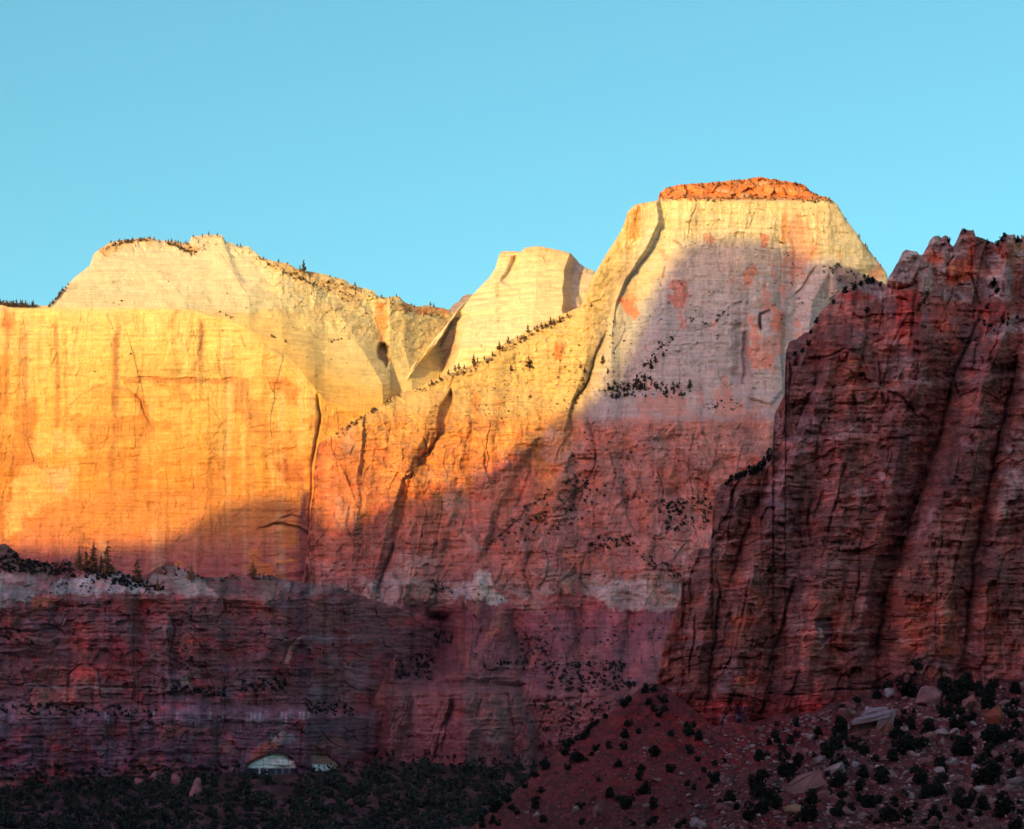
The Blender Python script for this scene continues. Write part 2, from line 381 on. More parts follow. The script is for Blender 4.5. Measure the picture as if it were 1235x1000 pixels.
# carved lines
for q, w, d_ in (([(140, 455), (200, 456), (298, 457)], 1.8, 7), ([(155, 470), (168, 480), (178, 505), (186, 520)], 2., 6), ([(168, 497), (190, 486)], 1.5, 4),
                 ([(236, 472), (256, 492), (268, 512)], 1.6, 5), ([(60, 432), (64, 420), (70, 424), (62, 442)], 2.5, 7), ([(80, 492), (95, 478), (130, 462)], 1.5, 4), ([(250, 460), (262, 480)], 1.5, 4),
                 ([(25, 565), (60, 564), (120, 558), (200, 545), (290, 530)], 1.5, 5), ([(90, 575), (150, 566)], 1.5, 4), ([(230, 545), (300, 540), (372, 545)], 1.5, 4), ([(100, 600), (250, 596), (330, 604)], 1.3, 3.5),
                 ([(322, 452), (330, 470), (341, 482)], 1.8, 6), ([(232, 560), (236, 600)], 1.2, 4), ([(292, 404), (298, 420)], 3, 7), ([(383, 478), (386, 500), (384, 520), (378, 560), (374, 600), (372, 640)], 2.2, 14),
                 ([(313, 638), (328, 633), (340, 632), (361, 635), (384, 652), (400, 672)], 2.0, 10), ([(325, 604), (372, 608)], 1.5, 4), ([(340, 620), (366, 612)], 1.5, 4),
                 ([(232, 312), (228, 300)], 2, 5), ([(262, 300), (283, 330), (300, 352)], 1.5, 3), ([(300, 350), (330, 352), (345, 366)], 1.2, 2.5)):
    m1.carve(q, w * .55, d_ * .25, 1, (.42, .20, .08), .35)
m1.bump([(313, 640), (340, 633), (362, 636), (385, 654), (402, 682), (330, 700), (300, 670)], 6, 8)
m1.bump([(457, 420), (461, 412), (468, 413), (473, 418), (469, 428), (471, 436), (465, 442), (461, 434), (456, 430)], -20, 3, 1.6)
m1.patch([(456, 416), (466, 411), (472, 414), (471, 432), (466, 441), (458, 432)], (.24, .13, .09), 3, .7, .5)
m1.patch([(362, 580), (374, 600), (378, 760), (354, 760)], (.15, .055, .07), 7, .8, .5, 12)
m1.step([(231, 284), (229, 296), (236, 306)], -6, 12); m1.step([(268, 283), (274, 295), (283, 325), (300, 348)], 10, 22)
m1.facets(4, 7, 6, 1, 23, .5, sst(24, 6, m1.Y - np.interp(m1.X, [p[0] for p in top1], [p[1] for p in top1])) * (m1.X > 112))
hr = sst(300, 340, m1.X) * sst(90, 40, m1.Y - np.interp(m1.X, [p[0] for p in top1], [p[1] for p in top1])) * (1 - A)
m1.facets(3.2, 15, 11, 1, 27, 0, hr); m1.facets(1.8, 6, 5, 1, 28, 0, hr)
m1.C += (np.array((.56, .42, .22)) - m1.C) * (hr * .5 * sst(0, .3, fbm(m1.X / 12, m1.Y / 9, 4, 29)))[..., None]
m1.ledges(.7, 14, 1, A); m1.grain(.30, A, 200, .13, .22)
m1.carve([(311, 640), (328, 633), (342, 631), (361, 635), (374, 643), (386, 655), (402, 677), (410, 690)], 1.2, 5, .9, (.13, .05, .05), .7, .2); m1.carve([(338, 626), (352, 621), (366, 624)], 1.2, 5, 1, (.2, .09, .09), .6)
m1.stroke([(372, 590), (366, 612), (360, 634)], 2.2, (.12, .05, .06), .8); m1.carve([(146, 456), (200, 457), (290, 458)], 1.0, 2.6, 1.2, (.46, .20, .07), .5, .3); m1.carve([(155, 470), (170, 484), (180, 506), (188, 520)], 1.1, 3, 1., (.46, .19, .07), .5, .3)
m1.carve([(383, 476), (386, 498), (381, 530), (377, 560)], 1.6, 8, .8, (.5, .25, .06), .5); m1.grain(.16, 1 - A, 300, .10, .05)
bot1 = [(-460, 745), (600, 745)]
landform('mountain', m1, top1, bot1, -460, 560, 400, M_far, 'pale domed mountain above a sunlit orange sandstone wall on the left', 'mountain', 500, (2.5, 9))

# ================================================================== middle peak behind the ridge
top2 = [(440, 500), (482, 462), (497, 442), (512, 424), (524, 408), (538, 392), (552, 372), (563, 362), (577, 348), (588, 337), (597, 325), (602, 307), (606, 303), (621, 303), (628, 304), (634, 299), (650, 297), (662, 299), (680, 303), (689, 306), (699, 317), (706, 322), (716, 326), (730, 345), (760, 380)]
m2 = Relief(430, 780, 285, 540, 200)
m2.D += 3425 + 1.3 * (420 - m2.Y) * (m2.Y < 420)
m2.pleat([[(300, 560, 60), (460, 430, 60)], [(300, 598, 20), (345, 575, 22), (375, 549, 18), (400, 531, 14), (424, 511, 8), (442, 496, 8), (462, 481, 8)], [(300, 599, 18), (345, 577, 20), (375, 551, 14), (400, 536, 8), (424, 517, 8), (442, 503, 8), (462, 489, 8)],
          [(300, 602, 10), (345, 581, 20), (375, 554, 30), (400, 537, 62), (424, 518, 92), (442, 504, 98), (470, 488, 98)], [(300, 604, 6), (345, 586, 16), (375, 558, 26), (400, 547, 58), (424, 540, 84), (442, 532, 90), (470, 518, 90)], [(300, 605, 4), (345, 592, 6), (375, 566, 10), (400, 560, 10), (424, 553, 10), (442, 548, 10), (480, 536, 10)],
          [(303, 622, 0), (340, 606, 0), (430, 560, 0)], [(300, 650, -10), (420, 640, -14)], [(305, 685, -4), (340, 680, -2), (375, 679, 0)], [(305, 692, 62), (340, 690, 62), (375, 690, 60)], [(305, 730, 70)]])
m2.bedding(1.8, 3.6, 1, .12, 100); m2.facets(3, 12, 10, .8, 3, 0, sst(330, 308, m2.Y)); m2.facets(4, 16, 30, .9, 8, 1, sst(560, 520, m2.X + (m2.Y - 400) * .4))
m2.D += 4 * fbm(m2.X / 30, m2.Y / 24, 3, 9)
m2.C = m2.ramp([(290, (.64, .46, .22)), (306, (.66, .53, .29)), (320, (.68, .59, .36)), (420, (.68, .58, .36)), (480, (.60, .48, .30))], 4)
m2.patch([(505, 440), (536, 402), (552, 400), (548, 430), (530, 455), (495, 475)], (.50, .34, .27), 5, .7, .7)
m2.facets(9, 7, 30, .6, 61, 0, sst(562, 545, m2.X + (m2.Y - 400) * .45) * sst(370, 395, m2.Y), .6)
m2.patch([(686, 305), (720, 325), (716, 376), (680, 376), (680, 338)], (.44, .42, .38), 4, .8)  # greys the turned-away right face, putting its shade into the colour
m2.carve([(623, 310), (616, 322), (607, 338)], 2, 10); m2.carve([(640, 340), (600, 378), (570, 410)], 2, 2.5); m2.step([(622, 306), (614, 325), (604, 342)], 16, 8)
m2.carve([(548, 385), (520, 420), (500, 446)], 3, 8); m2.carve([(560, 375), (536, 402), (520, 430)], 2.5, 6); m2.carve([(700, 325), (696, 345), (703, 372)], 3, 7)
m2.ledges(.8, 9, 1, 1, .12); m2.joints(1.4, 12, 20, .05, 71, -.3); m2.grain(.22, 1, 200, .16, .08)
landform('mountain', m2, top2, [(430, 530), (780, 530)], 440, 770, 230, M_dome, 'cream slickrock peak with a notched flat top between the two big mountains', 'mountain', 300, (1.2, 7), 15)
# small dark knob seen behind the saddle
m2b = Relief(500, 620, 340, 420, 230); m2b.D += 4300 + (m2b.Y < 380) * (380 - m2b.Y) * 1.5; m2b.facets(8, 12, 9, 1, 2); m2b.C += np.array((.30, .26, .25))
landform('mountain', m2b, [(500, 400), (541, 374), (548, 366), (553, 364), (558, 357), (565, 355), (575, 357), (590, 366), (620, 400)], [(500, 415), (620, 415)], 500, 620, 50, M_far, 'small dark wooded knob peeking over the saddle beside the cream peak', 'mountain', 200, (1.5, 4), 19)

# ================================================================== great flat-topped mountain on the right with its long ridge
top3 = [(350, 730), (366, 700), (371, 660), (374, 620), (377, 580), (380, 550), (383, 536), (400, 525), (414, 515), (430, 505), (444, 498), (471, 481), (485, 474), (499, 470), (512, 464), (526, 457), (539, 451), (555, 446), (570, 440), (590, 430), (600, 421), (611, 413), (625, 405), (638, 399), (655, 389), (679, 379), (690, 375), (699, 371), (704, 362), (709, 348), (714, 336), (728, 312), (738, 296), (748, 280), (754, 266), (757, 255), (765, 248), (779, 245), (793, 241), (796, 232), (806, 226), (820, 223), (843, 221), (870, 219), (884, 217), (918, 214), (935, 216), (952, 219), (969, 222), (979, 232), (990, 236), (1001, 240), (1009, 246), (1015, 256), (1023, 268), (1032, 280), (1040, 292), (1054, 309), (1069, 329), (1073, 345), (1090, 370), (1200, 450), (1300, 430), (1400, 470), (1560, 500)]
m3 = Relief(350, 1560, 205, 960, 300); m3.kv = .2
m3.D += np.interp(m3.X, [350, 440, 560, 700, 900, 1100, 1300], [3250, 3240, 3270, 3290, 3300, 3340, 3500])
m3.rows([(205, 175), (236, 150), (243, 122), (330, 110), (470, 85), (510, 45), (600, 15), (650, -25), (700, -45), (740, -60), (770, -100), (828, -190), (842, -215), (925, -240), (960, -250)], 6)
m3.D += np.interp(m3.X, [350, 440, 600, 700], [90, 40, 0, 0]) * sst(740, 830, m3.Y)
D0_ = m3.D.copy()
m3.pleat([[(525, 372, 60), (925, 372, 60)], [(525, 392, 18), (640, 380, 18), (925, 400, 40)], [(500, 440, -6), (600, 428, -6), (660, 425, -8), (800, 420, 0), (925, 420, 20)], [(600, 436, 4), (700, 440, 0)],
          [(455, 531, 0), (490, 521, -10), (552, 499, -10), (590, 480, -14), (655, 462, -12), (716, 446, -6), (800, 430, 4), (925, 436, 0)],
          [(455, 541, 0), (470, 541, 3), (525, 530, 4), (562, 506, 4), (596, 490, 2), (655, 473, 2), (716, 455, 4), (800, 438, 12), (925, 442, 10)],
          [(455, 560, 0), (550, 545, -2), (655, 500, -4), (760, 480, -6), (840, 468, -8), (925, 456, -10)],
          [(500, 600, -5), (640, 545, 2), (700, 528, 10), (760, 530, 26), (800, 520, 26), (822, 510, 10), (925, 505, -2)],
          [(480, 640, -2), (560, 610, -6), (640, 590, -6), (726, 571, -14), (770, 570, -24), (800, 565, -28), (840, 560, -30), (925, 560, -32)],
          [(440, 680, -2), (560, 640, 6), (640, 620, 8), (760, 622, 8), (828, 626, 12), (925, 646, 20)],
          [(400, 715, -4), (520, 680, -4), (620, 665, -4), (735, 660, -4), (925, 700, 10)],
          [(246, 779, 12), (285, 773, 14), (319, 760, 14), (343, 745, 12), (370, 738, 10), (401, 733, 8), (459, 709, 10), (503, 687, 10), (560, 690, 10), (640, 700, 8)],
          [(246, 783, -4), (290, 776, -5), (320, 764, -5), (345, 750, -4), (370, 742, 0), (640, 720, 2)],
          [(246, 791, -6), (268, 792, -8), (302, 777, -8), (326, 758, -6), (346, 748, -2), (374, 739, 2), (640, 740, 0)],
          [(246, 796, 14), (268, 798, 16), (302, 785, 16), (326, 764, 16), (346, 753, 14), (374, 744, 8), (640, 760, 4)],
          [(246, 830, -6), (300, 820, -8), (400, 800, -8), (500, 790, -6), (620, 780, -8), (740, 780, -6)],
          [(246, 890, -8), (400, 880, -2), (500, 880, 0), (640, 860, 6)], [(265, 930, -4), (400, 930, -4)], [(265, 952, 4), (300, 957, 10), (343, 961, 14), (420, 955, 3), (520, 950, 2)],
          [(246, 1000, 2), (310, 1005, 2), (325, 1003, -16), (360, 980, -20), (400, 975, -16), (500, 980, -10)], [(246, 1030, 26), (320, 1045, 20), (345, 1050, 40)], [(300, 1100, 90)]])
y3 = m3.Y
low = sst(500, 520, y3 + 4 * fbm(m3.X / 40, y3 / 40, 3, 5)); upw = 1 - low
m3.D = D0_ + (m3.D - D0_) * (1 + 1.0 * sst(680, 760, y3))
butt = sst(736, 760, y3) * sst(700, 640, m3.X); m3.joints(11, 19, 90, .05, 51, .28, butt); m3.joints(6, 9, 60, .05, 52, .28, butt)
mid = sst(520, 560, y3) * sst(740, 700, y3); m3.joints(9, 26, 50, .05, 53, .18, mid); m3.facets(6, 30, 24, 1.2, 54, 0, mid * sst(600, 660, m3.X))
TT3 = np.interp(m3.X, [p[0] for p in top3], [p[1] for p in top3])
m3.bedding(.8, 3.3, 1, .08, 40, .5 + .5 * low); m3.bedding(1.2, 7, 21, .04, 60)
m3.joints(4.0, 15, 60, .05, 2, .1, low); m3.joints(4, 34, 90, .03, 6, .12, .25 + .75 * low); m3.joints(2.2, 8, 26, .05, 7, .05, .3 + .7 * low); m3.joints(3, 9, 40, .12, 9, 0, (y3 < 300) * (m3.X > 740))
m3.facets(8, 46, 52, .9, 3, 0, .3 + .7 * low); m3.facets(4.2, 20, 26, 1., 14, 0, .3 + .7 * low); m3.facets(2.1, 9, 10, 1, 15, 0, .3 + .7 * low); m3.facets(.9, 4.5, 4.5, 1, 16, 0)
m3.D += 7 * fbm(m3.X / 70, y3 / 70, 4, 77, .55) + 1.8 * ridged(m3.X / 16, y3 / 16, 3, 79) * (.4 + .6 * low)
# upper walls of ridge are blocky
rb = (m3.X < 735) & (y3 < 520)
m3.facets(3.5, 14, 9, 1, 31, 0, rb * 1.)
cap = sst(2, -2, y3 - (241 + 1.5 * fbm(m3.X / 8, y3 / 8, 2, 3) - 3 * (m3.X < 800))) * (m3.X > 790) * (m3.X < 1006)
m3.facets(10, 11, 8, 1, 41, 2, cap)
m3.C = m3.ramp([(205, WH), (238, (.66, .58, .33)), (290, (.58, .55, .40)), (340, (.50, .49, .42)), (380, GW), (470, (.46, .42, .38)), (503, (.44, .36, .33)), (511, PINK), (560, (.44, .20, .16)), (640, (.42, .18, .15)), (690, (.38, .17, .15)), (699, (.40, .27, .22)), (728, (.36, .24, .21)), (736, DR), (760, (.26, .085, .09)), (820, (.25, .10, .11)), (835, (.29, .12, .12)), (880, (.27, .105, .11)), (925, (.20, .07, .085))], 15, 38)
# the ridge: cream then orange then brick
w = sst(748, 700, m3.X + (y3 - 420) * .3)
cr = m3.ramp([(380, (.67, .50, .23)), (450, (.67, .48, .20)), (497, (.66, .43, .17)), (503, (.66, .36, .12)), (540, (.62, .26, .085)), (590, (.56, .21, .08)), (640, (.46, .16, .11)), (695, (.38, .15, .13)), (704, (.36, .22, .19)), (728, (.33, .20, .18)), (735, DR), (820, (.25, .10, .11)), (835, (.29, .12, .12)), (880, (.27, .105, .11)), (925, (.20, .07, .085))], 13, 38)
m3.C += (cr - m3.C) * w[..., None]
wl = sst(480, 400, m3.X) * sst(500, 560, y3)         # the far left foot of the ridge runs orange higher up
m3.C += (np.array((.52, .19, .08)) - m3.C) * (wl * .5 * sst(700, 600, y3))[..., None]
n_ = fbm(m3.X / 30, y3 / 36, 5, 66, .62)
m3.C += (np.array((.58, .20, .12)) - m3.C) * (low * .6 * sst(.12, .45, n_) * sst(1050, 600, y3))[..., None]
m3.C += (np.array((.50, .38, .34)) - m3.C) * (low * .35 * sst(.10, .45, -n_) * sst(735, 700, y3))[..., None]
pb = fbm(m3.X / 9, y3 / 7, 4, 68, .65) * np.exp(-((y3 - 714) / 22) ** 2)
m3.C += (np.array((.28, .11, .10)) - m3.C) * (.9 * sst(.02, .22, pb))[..., None]
s3 = vn(m3.WX / 9, y3 / 120, 91) * .6 + vn(m3.WX / 4, y3 / 90, 92) * .4
m3.C *= (1 - .22 * sst(.1, .6, s3))[..., None]
n2 = fbm(m3.X / 20, y3 / 30, 5, 67, .62)
pk = (.58, .28, .20)
m3.C += (np.array(pk) - m3.C) * (upw * .65 * sst(.27, .35, n2) * (m3.X > 760) * (y3 > 300))[..., None]
m3.C += (np.array((.60, .25, .10)) - m3.C) * (.75 * sst(.15, .6, vn(m3.WX / 5, y3 / 40, 98)) * sst(246, 265, y3) * sst(320, 300, y3) * (m3.X > 940) * (m3.X < 1020))[..., None]
m3.C += (np.array((.62, .23, .075)) - m3.C) * (cap * .95)[..., None]
m3.C += (np.array((.62, .50, .34)) - m3.C) * (cap * .7 * sst(.35, .5, fbm(m3.X / 9, y3 / 5, 3, 123)))[..., None]
for poly, c_, so, k, nn in (
    ([(806, 342), (822, 338), (833, 345), (830, 362), (818, 372), (808, 360)], (.55, .24, .17), 4, .85, .7), ([(758, 252), (770, 250), (772, 275), (760, 292), (752, 285)], (.64, .30, .10), 4, .85, .6),
    ([(748, 362), (754, 350), (762, 356), (770, 378), (764, 384), (752, 380)], (.60, .22, .12), 3, .9, .5), ([(898, 330), (908, 318), (912, 328), (906, 344), (896, 346)], (.58, .26, .15), 3, .8, .5),
    ([(845, 282), (856, 272), (862, 284), (858, 297), (848, 292)], (.55, .25, .16), 3, .7, .5), ([(918, 282), (928, 284), (926, 297), (918, 296)], (.56, .24, .16), 2, .8, .4),
    ([(950, 265), (975, 262), (985, 300), (972, 330), (955, 345), (945, 320)], (.58, .33, .24), 8, .75, .8), ([(760, 340), (752, 350), (770, 372), (800, 330), (795, 318)], (.64, .48, .24), 6, .5, .5),
    ([(905, 378), (915, 375), (914, 420), (903, 440)], (.58, .30, .20), 3, .8, .5), ([(932, 372), (944, 374), (944, 402), (932, 400)], (.60, .26, .17), 3, .9, .4), ([(902, 408), (945, 405), (945, 425), (928, 445), (902, 430)], (.56, .29, .21), 4, .75, .9),
    ([(905, 430), (940, 425), (930, 445), (910, 446)], (.58, .27, .18), 3, .8, .6), ([(858, 480), (885, 470), (880, 490), (905, 492), (915, 486), (912, 500), (870, 500)], (.57, .27, .19), 4, .75, .9), ([(775, 478), (820, 470), (835, 500), (770, 505)], (.55, .28, .21), 6, .7, .9),
    ([(668, 425), (674, 412), (682, 418), (680, 432), (676, 440), (668, 434)], (.62, .25, .09), 3, .95, .6), ([(566, 465), (572, 470), (580, 500), (576, 520), (570, 500)], (.62, .28, .09), 2, .9, .4), ([(596, 480), (606, 482), (606, 498), (596, 492)], (.62, .30, .10), 3, .7, .4),
    ([(565, 700), (575, 688), (590, 690), (600, 715), (614, 726), (590, 730), (568, 722)], (.47, .40, .36), 3, .9, .6), ([(700, 702), (745, 700), (830, 705), (830, 737), (735, 734), (716, 716), (700, 716)], (.40, .33, .31), 4, .8, .5),
    ([(638, 664), (655, 670), (640, 716), (618, 700)], (.46, .17, .13), 4, .7, .5), ([(522, 705), (566, 702), (568, 722), (530, 716)], (.38, .33, .36), 3, .85, .7), ([(440, 700), (475, 690), (482, 728), (442, 730)], (.36, .30, .30), 5, .7, .8),
    ([(444, 740), (452, 742), (446, 762), (441, 752)], (.55, .50, .48), 2, .9, .2), ([(655, 716), (700, 714), (716, 722), (735, 738), (700, 760), (650, 745)], (.32, .09, .09), 5, .8, .4),
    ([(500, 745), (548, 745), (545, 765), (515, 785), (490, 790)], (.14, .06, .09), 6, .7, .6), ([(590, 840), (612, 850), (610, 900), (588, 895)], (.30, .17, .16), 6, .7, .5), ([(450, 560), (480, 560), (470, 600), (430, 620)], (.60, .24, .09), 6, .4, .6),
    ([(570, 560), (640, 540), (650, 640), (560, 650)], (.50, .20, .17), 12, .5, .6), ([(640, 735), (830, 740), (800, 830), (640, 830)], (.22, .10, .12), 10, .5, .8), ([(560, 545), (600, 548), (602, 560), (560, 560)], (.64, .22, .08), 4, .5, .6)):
    m3.patch(poly, c_, so * .5, k, nn * 1.7, 5, 1., 1.8)
DC = (.16, .07, .07)
for q, w_, d_ in (([(840, 240), (838, 254), (834, 268), (830, 285)], 1.6, 9), ([(912, 248), (908, 262), (902, 280)], 1.5, 6), ([(804, 320), (800, 335)], 2, 5), ([(810, 290), (822, 296)], 2.5, 6),
                  ([(733, 401), (725, 415), (717, 431), (709, 459), (694, 482), (687, 503)], 2.4, 16), ([(752, 382), (755, 395), (750, 408), (740, 425)], 1.6, 7), ([(687, 503), (690, 520), (676, 540), (668, 560)], 2, 8),
                  ([(707, 508), (718, 530), (718, 560), (705, 585), (700, 605)], 1.8, 8), ([(692, 597), (700, 588), (713, 577)], 3, 8), ([(873, 332), (896, 345), (912, 338)], 1.6, 5), ([(864, 308), (868, 325), (880, 342)], 1.3, 4), ([(898, 328), (906, 318), (913, 328)], 1.5, 5),
                  ([(940, 290), (942, 340), (940, 380), (944, 440), (946, 480)], 1.5, 6), ([(959, 357), (968, 348), (976, 335), (985, 322)], 2.4, 10), ([(821, 340), (830, 352), (822, 368), (822, 385)], 1.5, 4),
                  ([(785, 430), (812, 408), (826, 387)], 1.8, 6), ([(830, 400), (860, 392), (881, 371), (898, 363)], 1.8, 6), ([(816, 425), (850, 413), (880, 414)], 1.2, 4), ([(921, 460), (925, 480)], 1.2, 5), ([(864, 430), (868, 455), (878, 470)], 1.2, 4),
                  ([(584, 662), (604, 645), (624, 628), (638, 611)], 2.2, 8), ([(645, 641), (660, 625), (692, 597)], 2, 7), ([(424, 600), (420, 631), (428, 660)], 1.8, 7), ([(412, 560), (424, 580), (432, 600)], 2, 6), ([(436, 585), (440, 570), (448, 560)], 1.6, 5),
                  ([(510, 525), (514, 540), (508, 552)], 1.8, 8), ([(566, 466), (572, 480), (574, 500)], 1.8, 6), ([(490, 723), (495, 754), (496, 800)], 2, 8), ([(546, 680), (520, 720), (515, 750)], 2, 6), ([(550, 839), (541, 860), (529, 893), (522, 920)], 3.2, 13), ([(536, 842), (528, 862), (518, 895)], 2.5, 9),
                  ([(572, 880), (578, 850), (585, 838)], 2, 7), ([(612, 832), (618, 870), (616, 920)], 2, 8), ([(648, 806), (642, 840), (636, 860)], 1.6, 5), ([(700, 725), (702, 770)], 1.5, 5), ([(640, 664), (632, 690), (640, 720)], 2, 7), ([(705, 670), (700, 700), (712, 716)], 2, 6),
                  ([(464, 859), (452, 885), (441, 910)], 3, 10), ([(436, 740), (428, 770), (416, 800)], 2, 7), ([(462, 826), (540, 828), (640, 826)], 1.6, 6), ([(470, 842), (560, 840)], 1.3, 5), ([(480, 900), (484, 870), (496, 838)], 2, 7), ([(640, 560), (632, 590), (622, 612)], 2, 7), ([(606, 600), (600, 630), (590, 655)], 2, 6),
                  ([(534, 600), (530, 640), (520, 675)], 1.8, 6), ([(790, 560), (800, 590), (792, 640)], 1.6, 6), ([(838, 520), (830, 560), (836, 600)], 1.6, 6), ([(760, 585), (756, 620), (770, 650)], 1.6, 6), ([(735, 540), (742, 575), (736, 600)], 1.5, 5), ([(870, 520), (862, 560)], 1.5, 5)):
    m3.carve(q, w_ * .6, d_ * (.3 if q[0][1] < 500 and w_ < 2 else .6), 1, DC, .25 if q[0][1] < 500 and w_ < 2 else .45)  # dark cracks, and gullies whose shade is drawn into the rock colour
for q, dp in (([(530, 489), (544, 468), (547, 478), (544, 496), (537, 524), (528, 530), (529, 506)], -24), ([(526, 527), (535, 526), (521, 545), (517, 560), (503, 563), (504, 552), (514, 543)], -15), ([(485, 578), (499, 569), (494, 596), (485, 626), (476, 652), (470, 650), (478, 610)], -13), ([(416, 560), (424, 572), (432, 600), (428, 604), (420, 580)], -8)):
    m3.bump(q, dp, 2.2, .8)
m3.carve([(476, 652), (465, 684), (452, 716)], 2, 10, 1, DC, .4)
for q, a_, f_ in (([(650, 520), (625, 570), (600, 620), (572, 690)], 16, 26), ([(700, 560), (690, 610), (660, 650)], 13, 20), ([(740, 540), (750, 600), (770, 650)], 12, 24), ([(800, 520), (812, 570), (802, 600)], 12, 20), ([(560, 580), (542, 640), (522, 700)], 12, 18), ([(640, 655), (628, 690), (636, 724)], 12, 20), ([(700, 660), (706, 700), (700, 740)], 10, 24),
                  ([(546, 835), (538, 870), (528, 925)], 22, 10), ([(600, 832), (606, 880), (612, 925)], 16, 16), ([(500, 835), (488, 880), (482, 925)], 16, 12), ([(573, 832), (577, 880), (572, 925)], 12, 9), ([(640, 840), (646, 880), (648, 925)], 20, 20), ([(466, 740), (448, 790), (428, 840)], 18, 22), ([(497, 720), (496, 760), (490, 800)], 16, 22), ([(760, 735), (752, 780), (740, 820)], 12, 30), ([(690, 735), (694, 770), (684, 800)], 10, 24), ([(610, 735), (622, 780), (632, 826)], 18, 26)):
    m3.step(q, a_, f_, 1.6, 1.6)
m3.bump([(455, 940), (464, 860), (480, 828), (560, 824), (626, 829), (640, 870), (650, 940)], 26, 8, 1.5); m3.bump([(522, 826), (552, 767), (571, 728), (600, 740), (620, 764), (640, 826)], 22, 12, 1.5); m3.bump([(500, 742), (546, 738), (548, 768), (520, 822), (478, 822), (480, 800)], -30, 10, 1.5)
m3.patch([(500, 742), (546, 738), (548, 768), (520, 822), (478, 822), (480, 800)], (.15, .06, .08), 8, .5, 1., 8)  # darkens the same recess: its shade is painted into the rock
# pillar and its alcove, with the alcove's shade also painted in dark purple
m3.bump([(896, 402), (902, 400), (902, 430), (897, 464), (894, 464), (894, 430)], -12, 4, 1)
m3.step([(880, 395), (890, 402), (888, 440), (882, 462)], 16, 14, 3)
m3.bump([(904, 380), (915, 374), (945, 376), (946, 470), (930, 490), (900, 480)], 9, 4, .5)
m3.carve([(928, 375), (918, 379), (917, 390), (918, 398)], 1.6, 12, .5)
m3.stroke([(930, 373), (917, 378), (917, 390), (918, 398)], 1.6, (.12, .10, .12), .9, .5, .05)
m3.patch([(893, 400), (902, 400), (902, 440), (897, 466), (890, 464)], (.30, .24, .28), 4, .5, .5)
m3.bump([(1003, 330), (1020, 324), (1060, 338), (1075, 350), (1060, 372), (1000, 360)], 20, 8)
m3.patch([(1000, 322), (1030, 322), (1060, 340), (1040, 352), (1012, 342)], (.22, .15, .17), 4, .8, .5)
# lower scree benches
for poly in ([(650, 600), (830, 596), (850, 660), (700, 672)], [(660, 785), (800, 790), (760, 840), (640, 900), (650, 830)]):
    sl = m3.win(poly, 10); v = sst(-6, 12, m3.inside(poly, sl)); m3.D[sl] += v * 4 * fbm(m3.X[sl] / 6, m3.Y[sl] / 4, 4, 31, .6)
m3.ledges(4.5, 13, 1, low, .03); m3.ledges(1.6, 6, 5, .25 + .75 * low, .03); m3.joints(2.6, 11, 40, .05, 47, 0, sst(300, 280, y3) * (m3.X > 735))
m3.V = 1 + (m3.V - 1) * (.3 + .7 * low)
m3.C += (np.array((.44, .31, .29)) - m3.C) * (.22 * m3.L * low)[..., None]
m3.grain(.30, upw, 200, .16, .14, .4, (1.04, .97, .95)); m3.grain(.5, low, 300, .17, .24, .7, (1.12, .92, .86))
bot3 = [(350, 955), (1560, 955)]
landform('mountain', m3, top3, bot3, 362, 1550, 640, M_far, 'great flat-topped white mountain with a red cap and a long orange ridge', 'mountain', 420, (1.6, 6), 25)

# ================================================================== terrace and red walls at the lower left
topc = [(-460, 680), (-260, 690), (-60, 676), (-20, 664), (-6, 658), (6, 657), (18, 664), (26, 676), (60, 680), (68, 677), (80, 676), (98, 680), (136, 684), (150, 690), (166, 697), (180, 692), (190, 684), (204, 680), (215, 684), (232, 690), (246, 696), (270, 695), (320, 693), (350, 700), (375, 704), (400, 705), (440, 720), (500, 740), (570, 760)]
mc = Relief(-460, 570, 645, 975, 400); mc.kv = .26
mc.D += np.interp(mc.X, [-260, 0, 200, 370, 420, 500, 570], [2600, 2660, 2760, 2900, 3000, 3180, 3340])
mc.rows([(645, 150), (672, 120), (698, 40), (716, 8), (724, 0), (850, -8), (862, -40), (872, -46), (925, -52), (975, -60)], 4, 40)
mc.pleat([[(700, -200, 0)], [(700, 10, -6), (925, 20, -2)], [(700, 60, 4), (760, 70, 6), (925, 60, 0)], [(700, 150, -6), (925, 160, -4)], [(700, 164, 8), (925, 190, 2)], [(700, 200, -4), (925, 225, -4)], [(700, 265, 0), (925, 270, 0)], [(700, 272, 20), (840, 235, 12), (925, 290, -2)],
          [(700, 320, 10), (925, 330, 0)], [(700, 356, 14), (925, 350, 2)], [(700, 370, 24), (925, 366, -2)], [(700, 420, 10), (925, 440, 10)]])
mc.bedding(.9, 3.2, 1, .04, 60); mc.bedding(1.4, 8, 5, .05, 70); mc.joints(3, 22, 50, .04, 2); mc.joints(1.6, 10, 20, .04, 12); mc.facets(7, 34, 26, 1., 3, 0); mc.facets(4., 13, 11, 1.1, 8, 0); mc.facets(1., 5, 4, 1, 9, 0)
mc.D += 4 * fbm(mc.X / 40, mc.Y / 30, 4, 7)
mc.C = mc.ramp([(645, (.14, .07, .05)), (690, (.24, .12, .10)), (696, (.28, .15, .14)), (714, (.27, .14, .14)), (720, (.30, .11, .10)), (760, (.26, .105, .12)), (810, (.24, .085, .095)), (850, (.21, .085, .10)), (862, (.20, .10, .13)), (890, (.17, .08, .11)), (925, (.15, .06, .09)), (960, (.10, .05, .05))], 4)
b_ = vn(mc.X / 60, (mc.Y + .05 * mc.X + 3 * fbm(mc.X / 40, mc.Y / 30, 2, 14)) / 4, 12); mc.C *= (1 + .16 * b_)[..., None]
n4 = fbm(mc.X / 34, mc.Y / 22, 5, 15, .6)
mc.C += (np.array((.38, .12, .10)) - mc.C) * (.6 * sst(.1, .4, n4) * sst(716, 726, mc.Y))[..., None]
